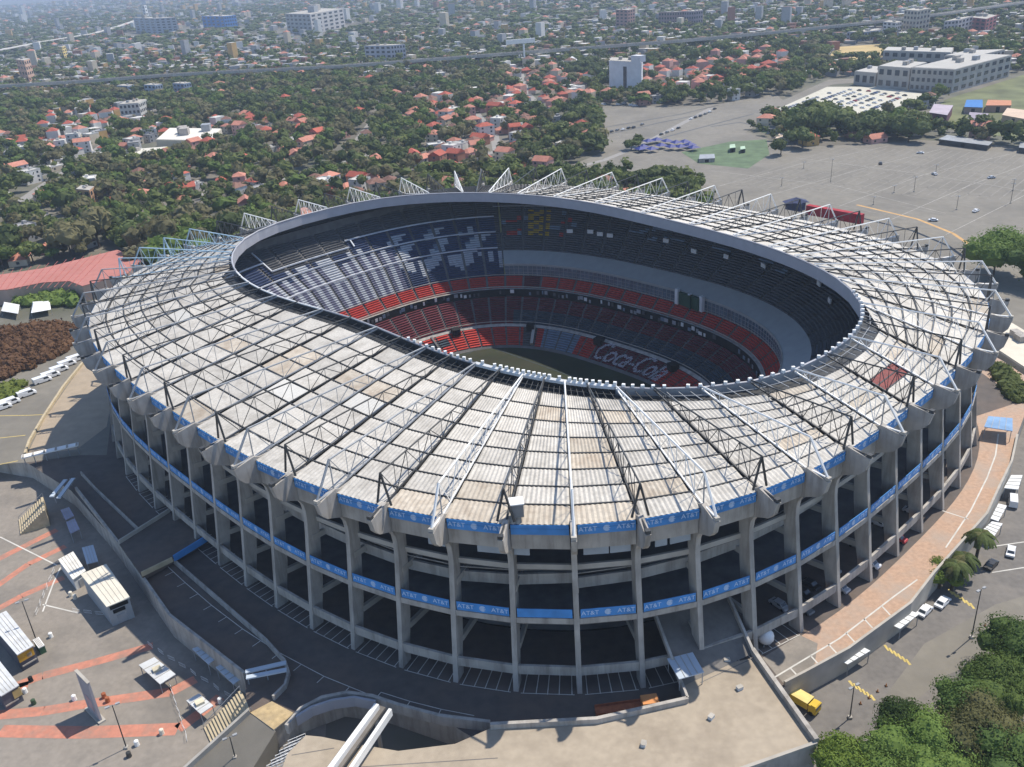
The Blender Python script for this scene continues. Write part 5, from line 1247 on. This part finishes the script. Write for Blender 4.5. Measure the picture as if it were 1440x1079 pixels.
def shrub_mass(name, label, cat, px, z, h, n, m, lsz, kind=None, seed=1, group=None):
    """leafy cover over a patch of ground: many leaf faces over low mounds"""
    r = np.random.default_rng(seed); P = [tuple(at(x, y, z)) for x, y in px]; P2 = [(p[0], p[1]) for p in P]; xs_, ys_ = [p[0] for p in P2], [p[1] for p in P2]; V, Fc = [], []; k = 0
    cs = []
    while len(cs) < n // 14:
        x, y = r.uniform(min(xs_), max(xs_)), r.uniform(min(ys_), max(ys_))
        if inpoly(x, y, P2): cs.append((x, y, r.uniform(.6, 1) * h))
    iv, fi = ICO[0]
    for x, y, hh in cs:
        rr = hh * r.uniform(.8, 1.2); v = iv * (rr * .85 * (1 + r.normal(0, .14, len(iv))))[:, None] * [1, 1, .8] + [x, y, z + hh * .35]; V += v.tolist(); Fc += [tuple(int(q) for q in f + k) for f in fi]; k += len(v)
        for _ in range(14):
            d = r.normal(0, 1, 3); d /= np.linalg.norm(d); d[2] = abs(d[2]); c = np.array([x, y, z + hh * .35]) + d * rr * r.uniform(.8, 1.15) * [1, 1, .8]; u = r.normal(0, 1, 3); u /= np.linalg.norm(u); w = np.cross(u, d); l = lsz * r.uniform(.6, 1.3)
            V += [(c - u * l).tolist(), (c + w * l).tolist(), (c + u * l).tolist(), (c - w * l).tolist()]; Fc.append((k, k + 1, k + 2, k + 3)); k += 4
    V = np.array(V); c0 = V.mean(0); c0[2] = z; me = bpy.data.meshes.new(name); me.from_pydata((V - c0).tolist(), [], Fc); me.materials.append(m); me.update(); o = link(name, me, None, c0); tag(o, label, cat, group)
    if kind: o['kind'] = kind
    return o
shrub_mass('dry_hedge', 'reddish brown dry hedge bank sloping left of the stadium', 'hedge', [(-60, 485), (0, 465), (60, 456), (105, 458), (112, 478), (85, 500), (40, 520), (0, 536), (-60, 562)], 0, 2.8, 8400, M_dryleaf, .55, 'stuff', 3)
shrub_mass('shrubbery', 'green shrubs in front of the salmon red hall', 'shrubs', [(10, 425), (30, 405), (60, 400), (100, 402), (110, 430), (60, 432), (20, 430)], GZ, 4.2, 1500, LEAF[3], .7, 'stuff', 4)
shrub_mass('shrub', 'round yellow green bush by the white vans on the apron', 'shrub', [(-20, 560), (0, 545), (30, 538), (38, 548), (20, 562), (-10, 570)], 0, 2.6, 900, leaf_mat('leaf_yellow', (.10, .13, .02), (.17, .2, .05)), .4, None, 5)
shrub_mass('shrub', 'dark green bushes at the foot of the right rim by the pale building', 'shrub', [(1390, 515), (1405, 512), (1440, 545), (1440, 572), (1420, 560)], 0, 2.4, 900, LEAF[1], .45, None, 6)

# ------------------------------------------------------------------ plaza at lower left: cabins, kiosks, canopies, sign panel
def cabin(name, label, px, h, wm_, rm_, cat, z=GZ, parts=()):
    c = [at(x, y, z) for x, y in px]; ctr = sum(c, Vector()) / 4; t = thing(name, label, cat, (ctr.x, ctr.y, z))
    b = MB(); b.prism([(p.x, p.y) for p in c], z - .1, z + h); b.build('wall', wm_, t)
    b = MB(); b.prism([tuple((p + (p - ctr) * .05).xy) for p in c], z + h + .003, z + h + .22); ro = b.build('roof', rm_, t)
    e = c[1] - c[0]; w = c[2] - c[1]
    for f in (.2, .4, .6, .8):
        b = MB(); p, q = c[0].lerp(c[1], f), c[3].lerp(c[2], f); b.bar((p.x, p.y, z + h + .25), (q.x, q.y, z + h + .25), .06, 4); b.build('roof_seam', M_conl, ro)
    for kind, side, f, zz, ww, hh, m in parts:
        P, Q = (c[0], c[1]) if side == 0 else (c[1], c[2]) if side == 1 else (c[3], c[0])
        d = (Q - P).normalized(); n = Vector((d.y, -d.x, 0)); mid = P.lerp(Q, .5)
        if (mid + n - ctr).length < (mid - ctr).length: n = -n
        o_ = P.lerp(Q, f) + n * .06; b = MB(); b.box((o_.x, o_.y, z + zz), (ww, .2, hh), atan2(d.y, d.x)); b.build(kind, m, t)
    return t
M_cw = mat('cabin_white', (.55, .56, .56), var=.06, stain=(.4, .4, .38), stain_scale=.3); M_cr = mat('cabin_cream_roof', (.66, .62, .52), var=.06, stain=(.5, .46, .38), stain_scale=.25)
# pixel corners are those of the foot of each cabin
cabin('ticket_cabin', 'tall grey ticket cabin with cream flat roof beside the plaza wall', [(159, 881), (190, 868), (158, 822), (124, 836)], 5.6, MWl('tcab', (.34, .36, .37)), M_cr, 'cabin', parts=[('window', 0, .45, 3.6, 2.6, .9, M_black), ('shutter', 0, .5, 1.3, 2.2, 2.2, M_grey), ('panel', 0, .5, 4.9, 3.9, 1.1, M_black)])
cabin('white_cabin', 'rounded white roofed small cabin above the tall ticket cabin', [(108, 830), (125, 818), (108, 792), (88, 803)], 3.2, M_cw, mat('white_roof', (.7, .68, .62)), 'cabin', parts=[('door', 0, .5, 1.1, 1.2, 2.1, M_grey)])
cabin('kiosk', 'white roofed kiosk with a yellow front panel at the left edge', [(33, 944), (55, 931), (18, 884), (-8, 896)], 4.6, MWl('kio', (.10, .10, .12)), mat('kiosk_roof', (.56, .57, .57)), 'kiosk', parts=[('front_panel', 0, .45, 3.4, 3.2, 2.0, mat('kiosk_yellow', (.48, .27, .03))), ('emblem', 0, .62, 3.1, 1.0, 1.0, M_white), ('counter', 0, .5, 1.2, 3.0, .3, M_con)])
cabin('kiosk', 'grey roofed lower kiosk cut by the left frame edge', [(10, 1000), (34, 985), (8, 952), (-22, 966)], 4.0, MWl('kio', (.1, .1, .12)), mat('kiosk_roof', (.56, .57, .57)), 'kiosk', parts=[('side_panel', 0, .8, 2.6, 1.6, 1.9, mat('kiosk_tan', (.42, .32, .14))), ('counter', 0, .4, 1.2, 2.6, .3, M_con)])
cabin('generator_box', 'small white and green box beside the yellow fronted kiosk', [(58, 921), (66, 917), (58, 906), (50, 910)], 1.8, mat('box_green', (.06, .13, .07)), M_white, 'box')
SB = thing('sign_panel', 'tall narrow grey sign panel standing on the salmon stripes', 'sign', at(135, 1006, GZ)); p, q = at(126, 997, GZ), at(143, 1015, GZ); c = (p + q) / 2; rz = atan2(q.y - p.y, q.x - p.x); hS = height_to(p, 943) - GZ
b = MB(); b.box((c.x, c.y, GZ + hS * .52), ((q - p).length, .45, hS * .96), rz); b.build('panel', MWl('sgp', (.33, .32, .34)), SB)
b = MB(); b.box((c.x, c.y, GZ + hS + .05), ((q - p).length + .3, .6, .15), rz); b.build('cap', M_conl, SB); b = MB(); b.box((c.x, c.y, GZ + .2), ((q - p).length + 1.0, 1.4, .4), rz); b.build('foot', M_conl, SB)
b = MB(); d_ = (q - p).normalized(); n_ = Vector((d_.y, -d_.x, 0)) * .26; b.box((c.x + n_.x, c.y + n_.y, GZ + hS * .35), ((q - p).length * .5, .06, hS * .3), rz); b.build('faded_print', mat('faded_print', (.42, .30, .30)), SB)
gc = 'shade canopies along the plaza wall'
for px, lb in (([(270, 912), (293, 934), (303, 926), (281, 908)], 'blue grey canopy second from the walkway foot'), ([(303, 938), (328, 962), (340, 954), (316, 932)], 'blue grey canopy nearest the walkway foot'), ([(122, 793), (138, 789), (131, 766), (115, 770)], 'blue grey canopy beside the bridge head'), ([(99, 750), (112, 744), (105, 729), (93, 734)], 'violet grey canopy below the two white bars'), ([(92, 731), (104, 725), (97, 713), (85, 717)], 'upper violet grey canopy at the top of the plaza wall')):
    canopy('canopy', lb, px, -1.8, m=M_shade if 'blue' in lb else mat('violet_canopy', (.38, .37, .46)), group=gc)
for px, lb in (([(195, 935), (225, 962), (247, 948), (217, 924)], 'white square tent with a cream top between two salmon stripes'), ([(262, 985), (282, 1004), (300, 992), (280, 975)], 'low white and grey tent near the foot of the stairs')):
    c = canopy('tent', lb, px, -2.2, m=M_cw, cat='tent', group='white tents on the plaza'); k_ = MB(); k_.box((c.location.x, c.location.y, -1.9), (1.6, 1.4, .5), .6); k_.build('roof_box', mat('cream_box', (.6, .54, .4)), c)
wb = thing('turnstile_roof', 'pair of white bars roofing the gate above the plaza canopies', 'gate roof', at(88, 690, 0))
for o_ in ((72, 698, 92, 674), (82, 700, 103, 672)):
    b = MB(); p, q = at(o_[0], o_[1], 2.6), at(o_[2], o_[3], 2.6); b.ribbon([p, q], 1.1, 2.3, 2.6); b.build('roof_bar', M_shade, wb)
for x, y in ((76, 697), (98, 673)): b = MB(); p = at(x, y, 2.4); b.bar((p.x, p.y, 0), (p.x, p.y, 2.4), .1, 5); b.build('post', M_grey, wb)
gt = thing('gate_roof', 'long white gate roof on posts between apron and ring road', 'gate roof', at(70, 640, 0)); p, q = at(30, 642, 3.2), at(110, 624, 3.2)
b = MB(); b.ribbon([p, q], 2.2, 2.9, 3.2); b.build('roof', M_white, gt)
for f in (.03, .2, .4, .6, .8, .97):
    b = MB(); e = p.lerp(q, f); b.bar((e.x, e.y, 0), (e.x, e.y, 3.0), .14, 5); b.build('post', M_grey, gt); b = MB(); b.box((e.x, e.y, 3.3), (.5, 2.0, .2), atan2((q - p).y, (q - p).x)); b.build('roof_rib', M_conl, gt)
tg = thing('turnstile_canopy', 'pale blue double barred canopy at the foot of the dark walkway', 'canopy', at(372, 940, 0))
for a_, b2 in (((345, 944), (402, 931)), ((346, 952), (403, 941))):
    b = MB(); p, q = at(*a_, 2.8), at(*b2, 2.8); b.ribbon([p, q], 1.0, 2.5, 2.8); b.build('roof_bar', M_shade, tg)
for x, y in ((347, 948), (374, 942), (401, 936)): b = MB(); p = at(x, y, 2.6); b.bar((p.x, p.y, 0), (p.x, p.y, 2.6), .12, 5); b.build('post', M_grey, tg)
# stairs: real treads
def stairs(name, label, pa, pb, width, za, zb, n, m):
    A, B = at(*pa, za), at(*pb, zb); d = Vector((B.x - A.x, B.y - A.y, 0)); L = d.length; d.normalize(); t = thing(name, label, 'stairs', (A.x, A.y, za)); rz = atan2(d.y, d.x)
    for i in range(n):
        z = za + (zb - za) * (i + 1) / n; c = A + d * (L * (i + .5) / n); lo = min(za, zb) - .1
        b = MB(); b.box((c.x, c.y, (z + lo) / 2), (L / n + .004, width, z - lo), rz); b.build('step', m, t)
    for s_ in (-1, 1):
        nn = Vector((-d.y, d.x, 0)) * (width / 2 + .15) * s_; P, Q = A + nn, B + nn
        b = MB(); b.bar((P.x, P.y, za + 1), (Q.x, Q.y, zb + 1), .07, 4)
        for f in (0, .33, .66, 1): e = P.lerp(Q, f); b.bar((e.x, e.y, e.z - .1), (e.x, e.y, e.z + 1), .05, 4)
        b.build('handrail', M_grey, t)
stairs('stairs', 'broad tan stairs dropping from the walkway foot to the plaza', (294, 1040), (346, 985), 6.5, GZ, -.02, 14, M_beige)
stairs('stairs', 'lit tan stairs beside the gate at the top of the plaza', (28, 742), (62, 708), 8, GZ, -.02, 12, M_beige)
slab('landing', 'yellow tan landing slab beside the curved parapet', [(352, 1002), (382, 986), (414, 1003), (385, 1026)], .002, .245, M_con, 'landing')
b = MB(); P = xy([(352, 1002), (382, 986), (414, 1003), (385, 1026)], .25); P = P[::-1] if sum(P[i][0] * P[(i + 1) % 4][1] - P[(i + 1) % 4][0] * P[i][1] for i in range(4)) < 0 else P; b.add([(p[0], p[1], .25) for p in P], [(0, 1, 2, 3)]); ld_ = [o for o in S.objects if o.name == 'landing'][0]; b.build('paving', mat('ochre_paving', (.44, .33, .18), var=.2, scale=1, stain=(.3, .24, .16), stain_scale=.3), ld_)
A_, B_, C_, D_ = at(351, 1003, .1), at(388, 1028, .1), at(325, 1130, -4.95), at(250, 1095, -4.95)
b = MB(); lo = [Vector((v.x, v.y, GZ - .1)) for v in (A_, B_, C_, D_)]; b.add([A_, B_, C_, D_] + lo, [(3, 2, 1, 0), (0, 1, 5, 4), (1, 2, 6, 5), (3, 0, 4, 7)]); structure(b.build('side_ramp', M_lot))
b = MB(); b.ribbon([A_, D_], .6, None, 1.1); b.v = [(x, y, z - .3 if i % 8 < 4 else z) for i, (x, y, z) in enumerate(b.v)]; tag(b.build('ramp_kerb', M_conl), 'long pale kerb wall running down right of the stairs', 'wall')
pf = thing('pipe_frame', 'stack of white pipe railings beside the deck corner', 'railings', at(395, 1050, dz))
for i in range(6):
    b = MB(); p, q = at(374 + i * 6, 1072 - i * 7, dz - 1), at(398 + i * 6, 1062 - i * 7, dz - 1)
    for z in (0, .6, 1.2): b.bar((p.x, p.y, dz - 3 + z), (q.x, q.y, dz - 3 + z), .06, 4)
    for f in (0, .5, 1): e = p.lerp(q, f); b.bar((e.x, e.y, -5), (e.x, e.y, dz - 1.7), .06, 4)
    b.build('railing', M_white, pf)
# crowd barriers and small clutter on the plaza
bp_ = MB(); bp_.bar((-1, 0, 1), (1, 0, 1), .03, 4); bp_.bar((-1, 0, .2), (1, 0, .2), .03, 4)
for i in range(7): bp_.bar((-1 + i / 3, 0, .2), (-1 + i / 3, 0, 1), .02, 4)
bpm = bp_.mesh('barrier_frame', M_white); rb = random.Random(5)
for (x0, y0), (x1, y1), n, lb in (((238, 960), (265, 1045), 7, 'white crowd barrier in the line beside the small white tent'), ((50, 868), (78, 800), 6, 'white crowd barrier in the line left of the white cabin'), ((100, 860), (165, 868), 4, 'white crowd barrier before the tall ticket cabin'), ((205, 905), (330, 985), 8, 'white crowd barrier along the foot of the plaza wall')):
    for i in range(n):
        p, q = at(x0, y0, GZ), at(x1, y1, GZ); c = p.lerp(q, (i + .5) / n); t = thing('barrier', lb, 'barrier', c, atan2((q - p).y, (q - p).x) + rb.uniform(-.15, .15), 'crowd barriers ' + lb[20:]); link('frame', bpm, t)
        b = None
rk_ = np.random.default_rng(9)
for i, (x, y, c_) in enumerate([(44, 958, 'black'), (48, 990, 'green'), (147, 981, 'red'), (152, 987, 'red'), (105, 984, 'white'), (193, 1048, 'white'), (182, 1064, 'dark'), (228, 1032, 'cream'), (72, 896, 'white'), (36, 974, 'white'), (310, 988, 'white'), (100, 838, 'cream'), (106, 842, 'cream')]):
    p = at(x, y, GZ); m = {'black': M_black, 'green': mat('bin_green', (.05, .09, .05)), 'red': M_rust, 'white': M_white, 'dark': M_dark, 'cream': M_cr}[c_]
    t = thing('bin', '%s drum shaped bin number' % c_ if False else '%s squat bin standing on the plaza %s' % (c_, ['left of the sign panel by the kiosk', 'below the lower kiosk', 'right of the sign panel', 'just right of the sign panel foot', 'left of the sign panel', 'right of the front lamp post', 'in front of the front lamp post', 'by the lowest stripe end', 'beside the kiosk roof lamp', 'by the lower kiosk corner', 'near the stair foot', 'before the white cabin', 'before the white cabin corner'][i]), 'bin', p)
    b = MB(); b.bar(p, p + Vector((0, 0, 1.1)), .5, 9, r2=.42); b.build('drum', m, t); b = MB(); b.bar(p + Vector((0, 0, 1.1)), p + Vector((0, 0, 1.25)), .46, 9, r2=.3); b.build('lid', m, t)

# ------------------------------------------------------------------ large trees near the camera and single trees
LEAF_BIG = [leaf_mat('leaf_corner_dark', (.05, .085, .022), (.095, .145, .04)), leaf_mat('leaf_corner_mid', (.075, .12, .026), (.14, .195, .05))]
def big_tree(px, py, zc, rad, q, seed, label, z=GZ, leaves=8500, group=None, ls=.42, blobs=20):
    p = at(px, py, zc); r = np.random.default_rng(seed); V, Fc = crown_arrays(r, rad, rad * .95, blobs, leaves, ls, sub=1, core=.78)
    t = thing('broadleaf_tree', label, 'tree', (p.x, p.y, z), 0, group); link('crown', arr_mesh('crown', V, Fc, (LEAF_BIG[q] if isinstance(q, int) else q)), t, (0, 0, zc - z)); link('trunk', trunk_mesh(zc - z - rad * .2, .4, 5, r, rad), t); return t
CG = 'trees at the lower right corner'

L_y = leaf_mat('leaf_lime', (.085, .125, .02), (.15, .2, .045)); L_o = leaf_mat('leaf_rust', (.085, .09, .036), (.14, .135, .055))
for i, (x, y, rr, q, lb) in enumerate([(1308, 1052, 8.2, 1, 'broad mid green tree filling the bottom right beside the street'), (1385, 1030, 7.6, L_o, 'olive brown tinted tree behind the broad corner tree'), (1362, 985, 5.4, 0, 'dark tree between the street and the brown tinted tree'), (1405, 960, 6.4, 1, 'leafy tree on the right edge above the brown tinted tree'), (1432, 905, 6.2, 0, 'uppermost dark tree on the right edge of the corner group'), (1425, 1080, 7, 0, 'dark tree in the very bottom right corner'), (1192, 1072, 5.0, L_y, 'lime green round tree cut by the bottom edge beside the deck'), (1272, 1018, 4.4, 0, 'small dark tree at the left tip of the corner group'), (1240, 1085, 5.5, 1, 'mid green tree cut by the bottom edge left of the broad tree')]):
    big_tree(x, y, GZ + 7.5, rr, q, 200 + i, lb, group=CG)
big_tree(1404, 347, 7.0, 12.5, 1, 301, 'big round green tree at the right edge by the car park', leaves=4200, ls=.9); big_tree(1458, 362, 6, 11, 0, 302, 'second big dark tree cut by the right edge', leaves=3000, ls=.9)
for i, (x, y, q, sc) in enumerate([(1122, 188, 0, 2.0), (1135, 180, 0, 2.3), (1150, 186, 0, 2.3), (1146, 170, 1, 2.0), (1166, 180, 0, 2.2), (1162, 166, 1, 1.9), (1182, 176, 1, 1.9), (1128, 200, 0, 1.6), (1098, 210, 0, 1.3)]):
    p = at(x, y + 8, GZ); tree(p.x, p.y, GZ, q, i % 3, sc, '%s tree in the clump by the green yard' % LEAF_NAMES[q], 'clump of trees by the green yard')
for i, (x, y, sc) in enumerate([(1203, 186, 1.7), (1222, 184, 1.9), (1238, 188, 1.7), (1250, 180, 1.5), (1277, 192, 1.8), (1262, 186, 1.4)]):
    p = at(x, y + 8, GZ); tree(p.x, p.y, GZ, 0, i % 3, sc, 'dark round tree in the car park row', 'row of dark trees at the car park')
for i, (x, y, q) in enumerate([(732, 244, 1), (748, 250, 0), (764, 247, 1), (780, 252, 1), (797, 248, 0), (815, 254, 1), (832, 251, 1), (850, 256, 0), (868, 254, 1), (886, 259, 1), (903, 257, 0), (921, 262, 1), (938, 262, 1), (955, 267, 0), (968, 271, 1), (978, 266, 1)]):
    p = at(x, y + 12, GZ); tree(p.x, p.y, GZ, q, i % 3, 1.35, '%s clipped tree along the back rim' % LEAF_NAMES[q], 'hedge row of trees along the back rim')
for i, (x, y, q, sc) in enumerate([(845, 205, 2, 1.5), (836, 200, 1, 1.2), (898, 200, 1, 1.1), (888, 205, 0, 1.0), (800, 215, 2, 1.3), (815, 195, 2, 1.4), (790, 190, 1, 1.5), (770, 205, 1, 1.3), (905, 132, 0, 1.4), (920, 133, 0, 1.4), (893, 134, 0, 1.3)]):
    p = at(x, y + 6, GZ); tree(p.x, p.y, GZ, q, i % 3, sc, '%s lone tree %s' % (LEAF_NAMES[q], 'at the foot of the white block' if y < 150 else 'at the left border of the far car park'), 'lone trees round the far car park')
# palms beside the terrace
def palm(px, py, h, label, seed):
    p = at(px, py, GZ); r = np.random.default_rng(seed); t = thing('palm_tree', label, 'palm', p, group='palms beside the right terrace')
    b = MB(); b.bar(p, p + Vector((.3, .2, h)), .38, 8, r2=.26); b.build('trunk', M_bark, t)
    for i in range(28):
        a = i * 2.4 + r.uniform(-.2, .2); up = r.uniform(-.1, .9); L = r.uniform(3.2, 4.5); P = []
        for s in range(6):
            f = s / 5; P.append(p + Vector((.3 + cos(a) * L * f * (1 - .15 * f), .2 + sin(a) * L * f * (1 - .15 * f), h + up * 2.2 * f - (1.3 + up) * 1.7 * f * f)))
        b = MB(); sd = Vector((-sin(a), cos(a), 0))
        for s in range(5):
            w0, w1 = .75 * (1 - abs(s / 5 - .4)), .75 * (1 - abs((s + 1) / 5 - .4)); dr = Vector((0, 0, -.25))
            for sg_ in (1, -1): b.add([P[s], P[s + 1], P[s + 1] + sd * w1 * sg_ + dr, P[s] + sd * w0 * sg_ + dr], [(0, 1, 2, 3)])
        b.build('frond', LEAF[0] if i % 4 else L_o, t)
palm(1372, 788, 7.5, 'tall palm on the right beside the terrace wall', 1); palm(1338, 830, 7.0, 'palm nearest the violet hoarding', 2); palm(1350, 812, 6.0, 'shorter palm between the two taller palms', 3)
big_tree(1324, 806, -1, 3.8, L_y, 331, 'bright green bushy tree left of the palms', leaves=1800, ls=.4, blobs=9)

# small clutter: crates on the deck, cones on the street, roof hatches on the cabins
for i, (x, y, lb) in enumerate([(1022, 930, 'white sack pile on the deck by the ramp canopy'), (1040, 969, 'small white crate lying in the middle of the deck'), (1000, 1010, 'flat white crate lying on the left of the deck'), (905, 1048, 'lone pale crate near the bottom of the deck')]):
    p = at(x, y, dz); t = thing('crate', lb, 'crate', p, .4 * i); b = MB(); b.box((0, 0, .3), (1.1, .8, .6)); link('box', b.mesh('box', M_cw), t); b = MB(); b.box((0, 0, .64), (1.18, .86, .08)); link('lid', b.mesh('lid', M_conl), t)
cb = MB(); cb.bar((0, 0, .04), (0, 0, .75), .2, 8, r2=.04); cb = cb.mesh('cone_body', M_orange); cf_ = MB(); cf_.box((0, 0, .03), (.5, .5, .06)); cf_ = cf_.mesh('cone_foot', M_rub)
for i, (x, y) in enumerate([(1210, 990), (1222, 982), (1234, 973), (1246, 965), (1385, 880), (1377, 887)]):
    t = thing('traffic_cone', 'orange traffic cone on the street right of the truck' if i < 4 else 'orange traffic cone on the street near the upper lamp post', 'cone', at(x, y, GZ + .03), 0, 'traffic cones on the right street'); link('cone_body', cb, t); link('cone_foot', cf_, t)

fl_ = []
for i in range(26):
    f = i / 25; p, q = at(1010 + 430 * f, 262 + 20 * f, GZ), at(1180 + 330 * f, 207 + 12 * f, GZ); fl_.append([p, q])
for i in range(7):
    f = (i + .5) / 7; p, q = at(1010 + 190 * f, 258 - 48 * f, GZ), at(1330 + 130 * f, 330 - 105 * f, GZ); fl_.append([p, q])
strips('faint_bay_line', fl_, .8, mat('faded_paint', (.225, .208, .178), var=.15, scale=.5), GZ + .06)
# ------------------------------------------------------------------ tell apart what still shares a label, by its place from left to right
ORD = ['leftmost', 'second from left', 'third from left', 'fourth from left', 'fifth from left', 'sixth from left', 'seventh from left', 'eighth from left', 'ninth from left', 'tenth from left', 'eleventh from left', 'twelfth from left', 'thirteenth from left', 'fourteenth from left', 'fifteenth from left', 'sixteenth from left']
same = {}
for o in S.objects:
    if o.parent is None and 'label' in o: same.setdefault(o['label'], []).append(o)
for lb, os_ in same.items():
    if 1 < len(os_) <= 16:
        os_.sort(key=lambda o: project(*o.location)[0])
        for i, o in enumerate(os_):
            t_ = lb + ', ' + ORD[i]
            if len(t_.split()) <= 16: o['label'] = t_

# ------------------------------------------------------------------ haze: one closed box of thin even air
b = MB(); b.box((0, 7000, 60), (30400, 18400, 141)); hm = bpy.data.materials.new('haze'); hm.use_nodes = True; hn = hm.node_tree; hn.nodes.clear()
ho = hn.nodes.new('ShaderNodeOutputMaterial'); hv = hn.nodes.new('ShaderNodeVolumePrincipled')
hv.inputs['Color'].default_value = (.60, .72, .90, 1); hv.inputs['Density'].default_value = .000125; hv.inputs['Anisotropy'].default_value = .1
hn.links.new(hv.outputs['Volume'], ho.inputs['Volume'])
o = b.build('haze', hm); o['kind'] = 'stuff'; tag(o, 'thin pale air between the camera and the far city', 'haze')
